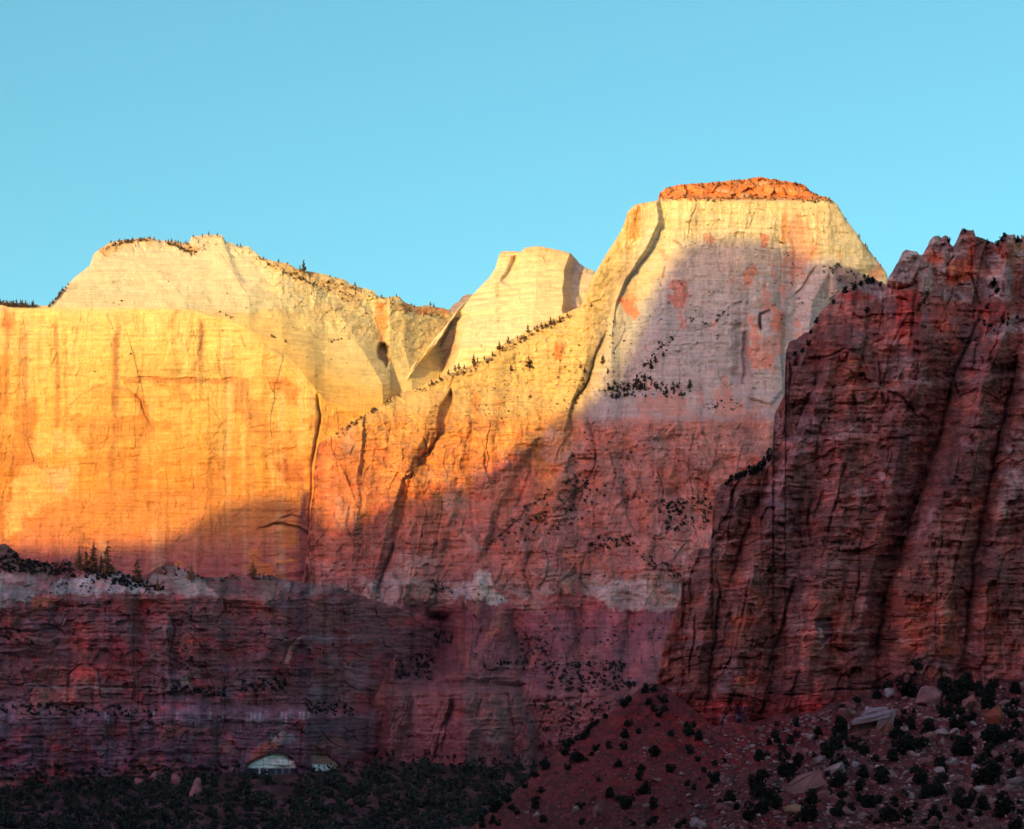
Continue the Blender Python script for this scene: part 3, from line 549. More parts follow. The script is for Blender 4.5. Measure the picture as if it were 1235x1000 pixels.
mc.C += (np.array((.26, .15, .20)) - mc.C) * (.6 * sst(.08, .4, -n4) * sst(716, 726, mc.Y))[..., None]
m_ = sst(.1, .6, vn(mc.WX / 7, mc.Y / 90, 16)); mc.C *= (1 - .3 * m_)[..., None]
for poly, c_, so, k, nn in (
    ([(-260, 680), (0, 690), (60, 702), (40, 724), (0, 735), (-260, 740)], (.40, .33, .32), 4, .8, .6), ([(0, 690), (34, 698), (20, 712), (0, 706)], (.42, .22, .20), 4, .7, .5), ([(60, 703), (136, 690), (180, 704), (200, 716), (150, 716), (100, 716), (60, 720)], (.46, .40, .38), 3, .9, .7),
    ([(182, 692), (218, 686), (246, 697), (265, 721), (200, 716), (180, 704)], (.44, .34, .30), 3, .85, .6), ([(190, 682), (218, 682), (240, 694), (200, 692)], (.38, .28, .26), 3, .7, .8), ([(36, 722), (66, 718), (66, 730), (40, 736)], (.52, .17, .10), 4, .9, .5),
    ([(34, 836), (46, 826), (60, 828), (80, 828), (84, 812), (95, 802), (105, 800), (118, 812), (124, 848), (40, 852)], (.40, .14, .12), 5, .8, .4), ([(90, 826), (200, 828), (204, 846), (95, 850)], (.20, .075, .085), 4, .7, .4), ([(26, 825), (120, 826), (204, 832), (204, 835), (26, 829)], (.33, .2, .2), 1.5, .8, .1),
    ([(310, 700), (335, 696), (340, 720), (322, 732), (306, 722)], (.34, .21, .17), 4, .6, .9), ([(342, 704), (380, 714), (376, 722), (345, 712)], (.36, .32, .30), 3, .7, .4), ([(340, 800), (345, 782), (352, 772), (366, 767), (366, 772), (354, 782), (348, 800)], (.48, .28, .24), 1.5, .9, .2),
    ([(217, 816), (227, 814), (229, 828), (219, 828)], (.42, .27, .24), 1.5, .9, .1), ([(158, 725), (180, 730), (176, 852), (160, 852)], (.30, .075, .075), 7, .7, .4), ([(180, 740), (205, 742), (204, 790), (184, 800)], (.28, .2, .2), 6, .5, .6),
    ([(352, 700), (374, 704), (376, 840), (352, 850)], (.10, .045, .065), 12, .75, .5), ([(256, 868), (262, 866), (266, 930), (254, 930)], (.09, .05, .06), 4, .7, .3),
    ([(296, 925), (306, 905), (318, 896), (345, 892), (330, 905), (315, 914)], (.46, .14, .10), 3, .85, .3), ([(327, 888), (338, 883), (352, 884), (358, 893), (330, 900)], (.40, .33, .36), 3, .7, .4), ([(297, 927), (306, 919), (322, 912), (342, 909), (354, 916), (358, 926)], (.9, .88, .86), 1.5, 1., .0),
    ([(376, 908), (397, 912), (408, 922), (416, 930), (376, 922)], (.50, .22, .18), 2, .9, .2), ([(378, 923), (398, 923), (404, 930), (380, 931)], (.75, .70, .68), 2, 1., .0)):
    mc.patch(poly, c_, so, k, nn, 7)
for x_ in (299, 303, 308, 314, 340, 345, 350, 362, 366, 372, 270, 254, 128, 131, 186, 214):
    mc.stroke([(x_, 858), (x_ - 1, 858 + 10 + (x_ * 7) % 14)], 1.3, (.45, .38, .42), .7, .4, .15)
for q, w_, d_ in (([(270, 724), (272, 735), (262, 745)], 2, 10), ([(0, 758), (40, 762), (70, 758), (78, 766)], 2.4, 9), ([(82, 830), (84, 812), (95, 803), (105, 801)], 1.6, 7), ([(105, 801), (118, 810), (122, 840)], 1.5, 6), ([(34, 838), (44, 826), (60, 828)], 1.5, 5),
                  ([(0, 826), (27, 828), (110, 827), (204, 832)], 1.3, 4), ([(204, 740), (212, 760), (204, 790), (206, 830)], 2, 8), ([(162, 730), (160, 790), (163, 850)], 1.8, 6), ([(340, 803), (347, 781), (358, 770)], 1.8, 8), ([(225, 760), (240, 775), (250, 790)], 1.6, 6), ([(250, 770), (270, 776)], 1.6, 5),
                  ([(0, 868), (120, 866), (280, 872), (420, 874)], 1.2, 4), ([(0, 890), (200, 886), (430, 890)], 1.2, 4), ([(0, 908), (150, 905), (290, 910)], 1.2, 4), ([(388, 882), (396, 893), (411, 901)], 1.8, 9), ([(324, 900), (330, 888), (340, 882)], 1.5, 5), ([(130, 868), (128, 928)], 1.5, 5), ([(262, 868), (260, 928)], 2, 6), ([(214, 905), (218, 890), (226, 880)], 1.5, 5), ([(364, 880), (362, 925)], 2, 5)):
    mc.carve(q, w_ * .6, d_ * .6, .6, DK, .4)
mc.ledges(4., 12, 1); mc.ledges(2., 5, 5)
mc.C += (np.array((.24, .09, .10)) - mc.C) * (.6 * sst(390, 450, mc.X))[..., None]
mc.C += (np.array((.34, .25, .26)) - mc.C) * (.2 * mc.L)[..., None]; mc.C *= np.array((1.15, 1.1, 1.1)); mc.grain(.6, 1., 300, .20, .26, .6, (1.25, .85, .85))
for q, a_, f_ in (([(164, 718), (162, 780), (165, 850)], 9, 24), ([(206, 735), (204, 790), (208, 850)], 12, 34), ([(271, 722), (268, 760), (262, 800)], 14, 40), ([(60, 720), (66, 780), (62, 850)], 7, 30), ([(128, 866), (130, 928)], 7, 20), ([(262, 866), (260, 928)], 9, 24), ([(340, 705), (345, 760), (340, 800)], 10, 24), ([(400, 740), (404, 800), (398, 850)], 10, 24)):
    mc.step(q, a_, f_, 1.5, 1.4)
mc.bump([(84, 850), (83, 818), (94, 804), (106, 801), (120, 812), (126, 850)], 6, 4); mc.bump([(36, 850), (40, 830), (56, 828), (82, 832), (84, 850)], 5, 4)
# the two arched alcoves at the foot of the wall
mc.bump([(295, 926), (303, 918), (316, 911), (340, 908), (352, 913), (361, 926), (361, 936), (295, 936)], -12, 1.5, 0); mc.bump([(374, 908), (397, 911), (408, 920), (420, 933), (374, 936)], -8, 1.5, 0)
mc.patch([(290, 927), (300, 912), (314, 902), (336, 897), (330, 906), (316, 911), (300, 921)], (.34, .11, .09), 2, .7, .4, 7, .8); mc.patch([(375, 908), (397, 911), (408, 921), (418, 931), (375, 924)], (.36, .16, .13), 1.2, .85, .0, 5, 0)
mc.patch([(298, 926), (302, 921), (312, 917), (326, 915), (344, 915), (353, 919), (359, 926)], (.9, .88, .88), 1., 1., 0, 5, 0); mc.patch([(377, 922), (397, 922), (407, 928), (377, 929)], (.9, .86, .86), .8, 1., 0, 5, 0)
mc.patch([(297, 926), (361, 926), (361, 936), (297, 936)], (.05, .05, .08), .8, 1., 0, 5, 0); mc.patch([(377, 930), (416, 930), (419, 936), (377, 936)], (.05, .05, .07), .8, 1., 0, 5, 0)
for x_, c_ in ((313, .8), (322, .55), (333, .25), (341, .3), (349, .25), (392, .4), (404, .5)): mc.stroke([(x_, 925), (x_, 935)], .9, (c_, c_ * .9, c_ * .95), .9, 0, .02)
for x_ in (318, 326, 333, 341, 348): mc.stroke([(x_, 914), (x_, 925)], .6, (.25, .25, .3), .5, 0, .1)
landform('cliff', mc, topc, [(-460, 970), (570, 970)], -460, 560, 320, M_far, 'dark red banded cliff with a pale ledge and two arched alcoves at its foot', 'cliff', 420, (3.5, 8), 35)

# ================================================================== valley slope below the walls
mf = Relief(-500, 900, 915, 1160, 500)
mf.D = np.interp(mf.Y, [915, 930, 1000, 1060, 1160], [2860, 2800, 2050, 1600, 1150]) + 60 * fbm(mf.X / 90, mf.Y / 30, 4, 6) + 8 * fbm(mf.X / 10, mf.Y / 5, 3, 7)
mf.C = mf.ramp([(915, (.10, .04, .04)), (1000, (.10, .03, .035)), (1160, (.16, .06, .05))], 3)
mf.C *= .6; nf = fbm(mf.X / 12, mf.Y / 6, 4, 9, .6); mf.C *= (1 + .9 * sst(0, .4, nf) - .3 * sst(0, .4, -nf))[..., None]
topf = [(-500, 936), (0, 934), (180, 930), (260, 931), (300, 934), (360, 934), (420, 932), (440, 921), (470, 919), (560, 924), (640, 925), (900, 925)]
landform('hill', mf, topf, [(-500, 1158), (900, 1158)], -500, 880, 200, M_soil, 'dark scrub covered valley slope below the red walls', 'slope', 200, (3, 12), 45)

# ================================================================== near dark red cliff at the right
topd = [(776, 860), (786, 838), (792, 812), (797, 792), (803, 768), (812, 744), (822, 716), (823, 690), (826, 674), (836, 664), (846, 661), (856, 662), (859, 640), (860, 606), (864, 590), (872, 583), (885, 573), (905, 566), (920, 560), (931, 548), (932, 530), (934, 500), (941, 486), (947, 474), (947, 440), (948, 424), (952, 412), (963, 407), (975, 400), (982, 392), (988, 378), (996, 371), (1004, 362), (1008, 354), (1018, 349), (1030, 344), (1040, 337), (1052, 335), (1060, 340), (1069, 344),
        (1072, 334), (1082, 318), (1089, 304), (1093, 301), (1106, 303), (1110, 307), (1113, 306), (1119, 296), (1121, 290), (1126, 285), (1132, 284), (1135, 287), (1140, 284), (1143, 285), (1146, 295), (1150, 297), (1155, 288), (1158, 281), (1161, 275), (1168, 277), (1174, 278), (1177, 286), (1184, 287), (1192, 290), (1200, 293), (1206, 291), (1209, 284), (1213, 281), (1218, 284), (1224, 283), (1226, 289), (1232, 287), (1235, 283), (1250, 280), (1270, 292), (1300, 270), (1330, 282), (1380, 262), (1450, 250), (1500, 285), (1540, 260), (1640, 300)]
md = Relief(760, 1640, 245, 930, 600); md.kv = .5
md.D += np.interp(md.X, [760, 860, 1000, 1235, 1450], [1045, 1010, 1000, 985, 960])
md.rows([(245, 96), (330, 80), (385, 58), (420, 46), (480, 40), (660, 22), (700, 12), (830, 0), (838, -7), (880, -10), (930, -12)], 5)
md.pleat([[(412, 940, 16), (500, 925, 16), (600, 850, 14), (680, 812, 14), (830, 775, 10)], [(412, 962, 4), (500, 948, 4), (600, 880, 4), (680, 842, 4), (830, 806, 2)], [(420, 975, 0), (600, 890, -2), (745, 850, -6), (850, 835, -3)],
          [(450, 990, 3), (560, 930, 3), (621, 909, 10), (682, 888, 9), (740, 868, 8), (852, 852, 6)], [(450, 1000, -3), (600, 938, -6), (700, 905, -8), (790, 890, -8), (860, 885, -4)],
          [(430, 1012, 2), (530, 985, 3), (604, 980, 10), (699, 958, 12), (757, 944, 10), (860, 925, 5)], [(430, 1025, -2), (600, 1010, -6), (750, 985, -9), (830, 970, -8)], [(434, 1057, 5), (488, 1066, 9), (600, 1050, 2), (745, 1008, 3), (830, 1005, 2)],
          [(400, 1105, -8), (470, 1095, -8), (540, 1085, -4), (640, 1062, -3), (760, 1035, -3)],
          [(330, 1185, 4), (379, 1182, 10), (454, 1149, 18), (539, 1129, 24), (628, 1093, 26), (723, 1067, 20), (774, 1060, 14), (850, 1057, 2)],
          [(400, 1212, -2), (454, 1190, -6), (539, 1160, -12), (628, 1125, -12), (723, 1092, -12), (820, 1085, -6)], [(539, 1180, -14), (700, 1145, -15), (820, 1130, -8)],
          [(400, 1228, 2), (454, 1224, 6), (508, 1210, 8), (587, 1192, 9), (672, 1176, 9), (733, 1168, 8), (800, 1162, 4)], [(430, 1245, -10), (587, 1212, -12), (672, 1196, -12), (800, 1185, -8)], [(430, 1320, -8), (700, 1300, 0)], [(430, 1380, 10)]])
dy_ = md.Y; upd = sst(400, 340, dy_)
md.bedding(.30, 3.3, 1, .10, 40); md.bedding(.55, 7.5, 5, .05, 60); md.bedding(.7, 3., 15, .06, 90, sst(660, 672, dy_) * sst(722, 712, dy_)); md.bedding(.7, 4., 17, .08, 60, sst(1040, 1070, md.X) * sst(1120, 1090, md.X) * sst(430, 440, dy_) * sst(490, 470, dy_))
md.joints(7.5, 26, 90, .05, 2, .22); md.joints(4.5, 13, 34, .05, 12, .12); md.joints(1.5, 6, 12, .05, 13, .05); md.joints(4.2, 40, 22, .05, 14, .05); md.facets(3.6, 42, 60, 1., 3, 0, 1, .2); md.facets(2.2, 20, 26, 1.1, 14, 0, 1, .15); md.facets(.7, 9, 9, 1.1, 15, 0); md.facets(.3, 4.5, 4, 1.1, 16, 0)
md.facets(4.5, 16, 22, 1.1, 33, 0, upd)
md.D += 2.2 * fbm(md.X / 45, dy_ / 60, 4, 77, .6) + .4 * ridged(md.X / 8, dy_ / 7, 3, 79)
md.C = md.ramp([(245, (.36, .28, .27)), (330, (.34, .22, .20)), (380, (.30, .10, .08)), (440, (.23, .10, .09)), (560, (.21, .09, .085)), (660, (.19, .08, .075)), (690, (.20, .10, .09)), (715, (.21, .085, .07)), (780, (.20, .07, .06)), (832, (.16, .055, .06)), (840, (.17, .035, .035)), (930, (.16, .035, .035))], 6, 50)
n5 = fbm(md.X / 26, dy_ / 30, 5, 44, .62); n6 = fbm(md.X / 17, dy_ / 13, 4, 45, .6)
md.C += (np.array((.40, .12, .06)) - md.C) * (.45 * sst(.08, .42, n5) * sst(850, 830, dy_))[..., None]
md.C += (np.array((.27, .18, .20)) - md.C) * (.6 * sst(.08, .40, -n5) * sst(850, 830, dy_))[..., None]
md.C += (np.array((.12, .055, .06)) - md.C) * (.3 * sst(.12, .45, n6) * sst(395, 420, dy_))[..., None]
md.C *= (1 - .3 * sst(.1, .6, vn((md.WX + .15 * dy_) / 8, dy_ / 80, 46)))[..., None]
md.C *= (1 + .22 * vn(md.X / 50, (dy_ + .06 * md.X) / 3.4, 47))[..., None]
for poly, c_, so, k, nn in (
    ([(1070, 342), (1090, 303), (1107, 303), (1114, 308), (1104, 335), (1085, 345), (1072, 345)], (.40, .33, .31), 2, .9, .2), ([(1106, 318), (1124, 318), (1126, 340), (1118, 354), (1108, 352)], (.42, .34, .31), 2, .9, .2), ([(1117, 306), (1135, 305), (1140, 316), (1128, 322), (1118, 316)], (.55, .13, .06), 3, .9, .3),
    ([(1142, 318), (1168, 308), (1170, 290), (1178, 296), (1172, 340), (1142, 346)], (.54, .13, .06), 3, .9, .3), ([(1131, 324), (1141, 322), (1141, 346), (1131, 346)], (.42, .33, .31), 2, .9, .2), ([(1128, 350), (1150, 348), (1172, 360), (1180, 366), (1160, 370), (1130, 358)], (.44, .40, .42), 3, .9, .5),
    ([(1164, 336), (1170, 336), (1178, 358), (1168, 360)], (.42, .35, .33), 2, .8, .2), ([(1174, 310), (1205, 305), (1218, 325), (1222, 362), (1190, 366), (1178, 340)], (.38, .33, .34), 4, .85, .6), ([(1196, 296), (1235, 290), (1235, 305), (1205, 312)], (.48, .16, .09), 4, .7, .8), ([(1222, 300), (1240, 300), (1240, 330), (1222, 330)], (.36, .30, .29), 3, .7, .5),
    ([(1078, 352), (1104, 348), (1112, 360), (1108, 400), (1085, 412), (1076, 380)], (.42, .055, .045), 6, .9, .4), ([(1125, 365), (1150, 368), (1146, 400), (1120, 400)], (.42, .09, .05), 5, .8, .5), ([(1180, 366), (1215, 364), (1220, 380), (1190, 400), (1178, 390)], (.32, .075, .065), 4, .8, .5),
    ([(1150, 365), (1185, 366), (1186, 392), (1150, 400)], (.34, .12, .10), 4, .8, .4), ([(1205, 390), (1225, 376), (1260, 380), (1260, 400), (1200, 410), (1190, 405)], (.35, .30, .32), 4, .8, .7), ([(1020, 345), (1048, 336), (1070, 345), (1066, 362), (1040, 352)], (.36, .31, .32), 3, .8, .6),
    ([(1012, 352), (1036, 348), (1060, 362), (1020, 364)], (.40, .06, .04), 4, .8, .7), ([(1062, 434), (1112, 430), (1120, 450), (1116, 465), (1070, 466)], (.27, .19, .20), 4, .75, .6), ([(1072, 470), (1108, 474), (1108, 505), (1092, 505), (1075, 492)], (.12, .055, .055), 5, .8, .5),
    ([(960, 500), (990, 476), (1000, 500), (984, 540), (962, 560)], (.26, .17, .20), 6, .6, .6), ([(925, 600), (950, 606), (955, 680), (930, 680), (920, 640)], (.17, .12, .16), 6, .75, .5), ([(950, 590), (975, 580), (972, 640), (950, 640)], (.10, .055, .07), 6, .7, .5), ([(983, 745), (1005, 742), (1005, 770), (988, 780)], (.08, .06, .09), 4, .85, .4),
    ([(987, 757), (991, 757), (992, 768), (987, 768)], (.5, .45, .45), 1, .9, 0), ([(1098, 640), (1190, 600), (1165, 700), (1105, 700)], (.30, .13, .10), 10, .5, .6), ([(1075, 705), (1130, 708), (1128, 790), (1070, 790)], (.30, .095, .065), 8, .6, .6), ([(1130, 720), (1160, 730), (1155, 790), (1128, 790)], (.33, .10, .06), 6, .6, .5),
    ([(880, 735), (905, 740), (905, 770), (882, 772)], (.40, .13, .07), 5, .6, .5), ([(862, 808), (880, 808), (880, 838), (864, 838)], (.30, .20, .22), 2.5, .85, .3), ([(884, 816), (905, 816), (902, 830), (886, 830)], (.46, .19, .12), 3, .8, .4), ([(868, 850), (880, 852), (880, 875), (868, 875)], (.24, .13, .18), 2, .7, .3), ([(930, 808), (945, 806), (942, 826), (932, 826)], (.33, .16, .16), 3, .7, .4), ([(884, 850), (902, 850), (900, 872), (886, 872)], (.08, .07, .14), 3, .7, .3),
    ([(922, 850), (960, 835), (1035, 834), (1030, 850), (985, 872), (930, 870)], (.20, .04, .04), 5, .7, .6), ([(1206, 540), (1240, 520), (1260, 560), (1220, 620), (1195, 640)], (.34, .28, .28), 7, .6, .8), ([(820, 676), (850, 664), (858, 690), (830, 700)], (.25, .12, .10), 4, .6, .5)):
    md.patch(poly, c_, so, k, nn, 7)
for q, w_, d_ in (([(1182, 379), (1165, 420), (1151, 454), (1131, 539), (1112, 590), (1097, 628), (1080, 690), (1067, 723), (1060, 774), (1058, 820)], 3.5, 7), ([(1226, 430), (1223, 454), (1209, 508), (1200, 550), (1192, 587), (1183, 630), (1175, 672), (1169, 733), (1162, 788)], 3, 6), ([(907, 621), (896, 650), (886, 682), (880, 700)], 3, 6),
                  ([(863, 689), (868, 715), (866, 740), (862, 770), (859, 791), (854, 830), (852, 859)], 2.6, 6), ([(958, 699), (950, 730), (944, 757), (930, 790), (924, 810)], 2.6, 6), ([(978, 604), (974, 630), (978, 655)], 2.4, 5), ([(1058, 434), (1062, 465), (1066, 488)], 2, 5), ([(1068, 470), (1085, 478), (1100, 492), (1107, 504)], 2.6, 5), ([(968, 834), (1000, 833), (1035, 831), (1066, 830)], 1.6, 5),
                  ([(907, 838), (930, 836), (960, 834)], 1.5, 4), ([(1070, 345), (1082, 350), (1108, 340)], 2, 5), ([(1078, 360), (1092, 360), (1106, 374)], 2, 4), ([(1107, 340), (1102, 380), (1100, 410)], 2.4, 5), ([(1125, 300), (1128, 312)], 2, 3), ([(1146, 297), (1150, 310), (1142, 322)], 2.2, 5), ([(1172, 300), (1172, 330), (1178, 360), (1184, 372)], 2.5, 6), ([(1112, 348), (1118, 356), (1106, 380)], 2.4, 5),
                  ([(950, 430), (955, 450), (952, 472)], 3, 6), ([(975, 480), (965, 500), (960, 520)], 2, 4), ([(1020, 420), (1000, 430), (975, 432)], 2, 4), ([(884, 590), (880, 640), (876, 660)], 2, 4), ([(1136, 640), (1130, 700), (1126, 780)], 1.8, 3.5), ([(1150, 460), (1158, 480), (1180, 470)], 2, 4), ([(1020, 560), (1010, 600), (1000, 640)], 2, 4), ([(1040, 640), (1036, 700), (1024, 760)], 1.8, 4),
                  ([(905, 690), (895, 740), (885, 800)], 2, 4), ([(840, 740), (836, 780), (830, 820)], 2.2, 5), ([(862, 806), (884, 808), (905, 806)], 1.5, 4), ([(1000, 780), (1020, 786), (1040, 780)], 1.5, 3), ([(870, 838), (905, 840)], 1.8, 4)):
    md.carve(q, w_ * .6, d_ * .7, 1, (.05, .02, .02), .45)
md.bump([(983, 748), (1003, 744), (1005, 768), (990, 778)], -4, 2); md.bump([(1070, 342), (1090, 303), (1107, 303), (1112, 320), (1100, 345)], 5, 3); md.bump([(1106, 316), (1124, 318), (1126, 340), (1114, 356), (1106, 350)], 5, 3)
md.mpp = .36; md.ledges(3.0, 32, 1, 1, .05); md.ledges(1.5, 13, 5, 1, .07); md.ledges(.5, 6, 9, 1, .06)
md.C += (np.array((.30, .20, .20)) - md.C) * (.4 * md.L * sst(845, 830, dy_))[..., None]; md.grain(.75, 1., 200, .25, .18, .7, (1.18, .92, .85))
md.C += (np.array((.19, .095, .095)) - md.C) * .25 * sst(845, 830, dy_)[..., None]
md.C *= np.array((1.9, 1.6, 1.3))
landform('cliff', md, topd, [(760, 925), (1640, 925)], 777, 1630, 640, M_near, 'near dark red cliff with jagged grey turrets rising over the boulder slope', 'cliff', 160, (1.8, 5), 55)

# ================================================================== near talus slope
tope = [(380, 1140), (430, 1102), (500, 1050), (560, 1005), (600, 972), (640, 938), (668, 912), (700, 887), (725, 866), (745, 852), (770, 832), (785, 824), (800, 826), (830, 850), (860, 876), (905, 872), (940, 862), (985, 858), (1005, 846), (1040, 836), (1080, 832), (1100, 822), (1150, 820), (1190, 826), (1235, 816), (1300, 822), (1450, 815), (1640, 820)]
me_ = Relief(370, 1640, 800, 1160, 700)
tp = np.interp(me_.X, [p[0] for p in tope], [p[1] for p in tope])
me_.D = np.interp(me_.Y, [800, 825, 880, 940, 1000, 1160], [985, 975, 880, 740, 620, 430]) + np.interp(me_.X, [370, 560, 780, 900, 1450], [120, 100, 20, 0, -20]) * 1.0
me_.D += 14 * fbm(me_.X / 70, me_.Y / 40, 4, 6) + 6 * fbm(me_.X / 18, me_.Y / 10, 4, 7, .6) + 5 * ridged(me_.X / 26 - me_.Y / 30, me_.Y / 90, 3, 10) + 1.6 * fbm(me_.X / 4, me_.Y / 2.4, 3, 8) - 4 * ridged((me_.X + me_.Y) / 40, me_.Y / 60, 3, 9)
me_.D += 14 * np.exp(-((me_.Y - tp) / 7).clip(0, 9)) * sst(800, 770, me_.X)
me_.C = me_.ramp([(800, (.16, .04, .04)), (880, (.17, .035, .035)), (1000, (.13, .03, .03)), (1160, (.2, .06, .05))], 3)
ng = fbm(me_.X / 40, me_.Y / 22, 4, 12, .6); me_.C += (np.array((.13, .07, .065)) - me_.C) * (.7 * sst(-.1, .3, ng + (me_.X - 1000) / 500))[..., None]
ng = fbm(me_.X / 5, me_.Y / 3, 4, 13, .7); me_.C *= (1 + .7 * ng)[..., None]
me_.patch([(690, 890), (780, 840), (880, 880), (960, 870), (980, 900), (900, 930), (760, 960), (680, 980)], (.22, .022, .022), 20, .5, .8, 14)
me_.mpp = .3; me_.C *= np.array((1.08, .66, .64)); me_.grain(.9, 1., 200, .3, 0, .9)
landform('hill', me_, tope, [(370, 1158), (1640, 1158)], 380, 1630, 300, M_soil, 'near red talus slope strewn with boulders and dark junipers', 'slope', 200, (1.5, 6), 65)
SUN_E = 4.1; SUN_C = (1.0, .67, .14); AIR = 1.0; DUST = 2.; OZ = 1.5; SKY_S = .15; SKY_T = (.90, 1.62, 1.48); SKY_W = (3.5, 2.15, 2.65); EXPO = .6; HAZE = .000003; HAZE_C = (.8, .65, 1.0)

# ================================================================== plants and stones
nr = np.random.RandomState(11)

def leafy(n, lobes, size, flat=1.0):
    """n small random leaf sprays spread through the volume of a few lobes; returns vertices and quads"""
    L_ = np.array(lobes); pr = (L_[:, 3] * L_[:, 4] * L_[:, 5]); pr = pr / pr.sum()
    k = nr.choice(len(L_), n, p=pr)
    d = nr.normal(size=(n, 3)); d /= np.linalg.norm(d, axis=1)[:, None]
    r = nr.uniform(.35, 1.0, n) ** .6
    c = L_[k, :3] + d * r[:, None] * L_[k, 3:6]
    a = nr.normal(size=(n, 3)) + d * .6; a /= np.linalg.norm(a, axis=1)[:, None]
    t = np.cross(a, nr.normal(size=(n, 3))); t /= np.linalg.norm(t, axis=1)[:, None]; b = np.cross(a, t)
    s = size * nr.uniform(.55, 1.35, n)[:, None]
    t = t * s; b = b * s * flat
    V = np.stack([c - t, c - b * .7, c + t * nr.uniform(.6, 1.2, (n, 1)), c + b], 1).reshape(-1, 3)
    return V, np.arange(n * 4).reshape(n, 4)

def tube(pts, rad, seg=6):
    V = []; Fc = []
    for i, (p, r) in enumerate(zip(pts, rad)):
        for k in range(seg):
            a = 2 * math.pi * k / seg; V.append((p[0] + r * math.cos(a), p[1] + r * math.sin(a), p[2]))
    for i in range(len(pts) - 1):
        for k in range(seg):
            Fc.append((i * seg + k, i * seg + (k + 1) % seg, (i + 1) * seg + (k + 1) % seg, (i + 1) * seg + k))
    return np.array(V), np.array(Fc)

def joinm(parts):
    V = []; Fc = []; o = 0; sl = []
    for i, (v, f_) in enumerate(parts): V.append(v); Fc.append(f_ + o); o += len(v); sl += [i] * len(f_)
    return np.concatenate(V), np.concatenate(Fc), sl

def bush_shape(n=420, size=.085):
    lob = [(rnd.uniform(-.1, .1), 0, .36, .34, .34, .28)]
    for k in range(9):
        a = rnd.uniform(0, 6.28); r = rnd.uniform(.12, .42); q = rnd.uniform(.10, .24)
        lob.append((math.cos(a) * r, math.sin(a) * r, rnd.uniform(.12, .85), q, q, q * rnd.uniform(.8, 1.5)))
    return leafy(n, lob, size)

def bush_mesh(name, mat, n=420, size=.085, stem=True):
    v, f_ = bush_shape(n, size)
    if stem:
        tv, tf = tube([(0, 0, -.25), (.02, .01, .15), (.05, 0, .45)], [.06, .05, .03], 5)
        V, Fc, sl = joinm([(v, f_), (tv, tf)]); me = newmesh(name, V, Fc, mat); me.materials.append(M_bark)
        me.polygons.foreach_set('material_index', np.array(sl, dtype=np.int32)); return me
    return newmesh(name, v, f_, mat)

def pine_shapes(slim=.2, n=260, size=.03, bare=.15):
    lob = []; h = bare
    while h < .98:
        w_ = slim * (1 - h) ** .75 * rnd.uniform(.65, 1.15) + .015
        for k in range(3):
            a = rnd.uniform(0, 6.28); lob.append((math.cos(a) * w_ * .5, math.sin(a) * w_ * .5, h + rnd.uniform(-.02, .02), w_ * .62, w_ * .62, .032))
        h += rnd.uniform(.05, .085)
    crown = leafy(n, lob, size)
    trunk = tube([(0, 0, -.12), (.004, 0, .3), (0, .004, .7), (0, 0, .99)], [.022, .017, .010, .003], 5)
    return crown, trunk

def pine_mesh(name, mat=None, **k):
    c_, t_ = pine_shapes(**k); V, Fc, sl = joinm([c_, t_]); me = newmesh(name, V, Fc, mat or M_pine); me.materials.append(M_bark)
    me.polygons.foreach_set('material_index', np.array(sl, dtype=np.int32)); return me

def stone(n=14, sx=1, sy=1, sz=1, bev=.05):
    bm = bmesh.new()
    for _ in range(n):
        d = Vector((rnd.gauss(0, 1), rnd.gauss(0, 1), rnd.gauss(0, 1))).normalized()
        q = max(abs(d.x), abs(d.y), abs(d.z)); d = d / q ** .6
        bm.verts.new((d.x * sx * .5, d.y * sy * .5, d.z * sz * .5))
    r = bmesh.ops.convex_hull(bm, input=bm.verts)
    bmesh.ops.delete(bm, geom=[v for v in bm.verts if not v.link_faces], context='VERTS')
    if bev:
        bmesh.ops.bevel(bm, geom=list(bm.edges), offset=bev * min(sx, sy, sz), segments=1, affect='EDGES', clamp_overlap=True)
    bmesh.ops.recalc_face_normals(bm, faces=bm.faces)
    return bm

def stone_mesh(name, mat, col, **k):
    bm = stone(**k)
    bmesh.ops.triangulate(bm, faces=bm.faces); bmesh.ops.subdivide_edges(bm, edges=bm.edges, cuts=1)
    for v in bm.verts: v.co += Vector((rnd.uniform(-1, 1), rnd.uniform(-1, 1), rnd.uniform(-1, 1))) * .018
    bmesh.ops.triangulate(bm, faces=bm.faces)
    me = bpy.data.meshes.new(name); bm.to_mesh(me); bm.free()
    at = me.color_attributes.new('Col', 'FLOAT_COLOR', 'POINT')
    for i, d_ in enumerate(at.data):
        k_ = 1 + .25 * math.sin(me.vertices[i].co.z * 9 + me.vertices[i].co.x * 4); d_.color = (col[0] * k_, col[1] * k_, col[2] * k_, 1)
    me.materials.append(mat); return me

def inpoly(px, py, poly):
    c = False
    for a, b in zip(poly, poly[1:] + poly[:1]):
        if (a[1] > py) != (b[1] > py) and px < (b[0] - a[0]) * (py - a[1]) / (b[1] - a[1]) + a[0]: c = not c
    return c

def fill(poly, n, s0, s1):
    xs = [p[0] for p in poly]; ys = [p[1] for p in poly]; out = []; g = 0
    while len(out) < n and g < n * 60:
        g += 1; x = rnd.uniform(min(xs), max(xs)); y = rnd.uniform(min(ys), max(ys))
        if inpoly(x, y, poly): out.append((x, y, s0 + (s1 - s0) * rnd.random() ** 2.2))
    return out

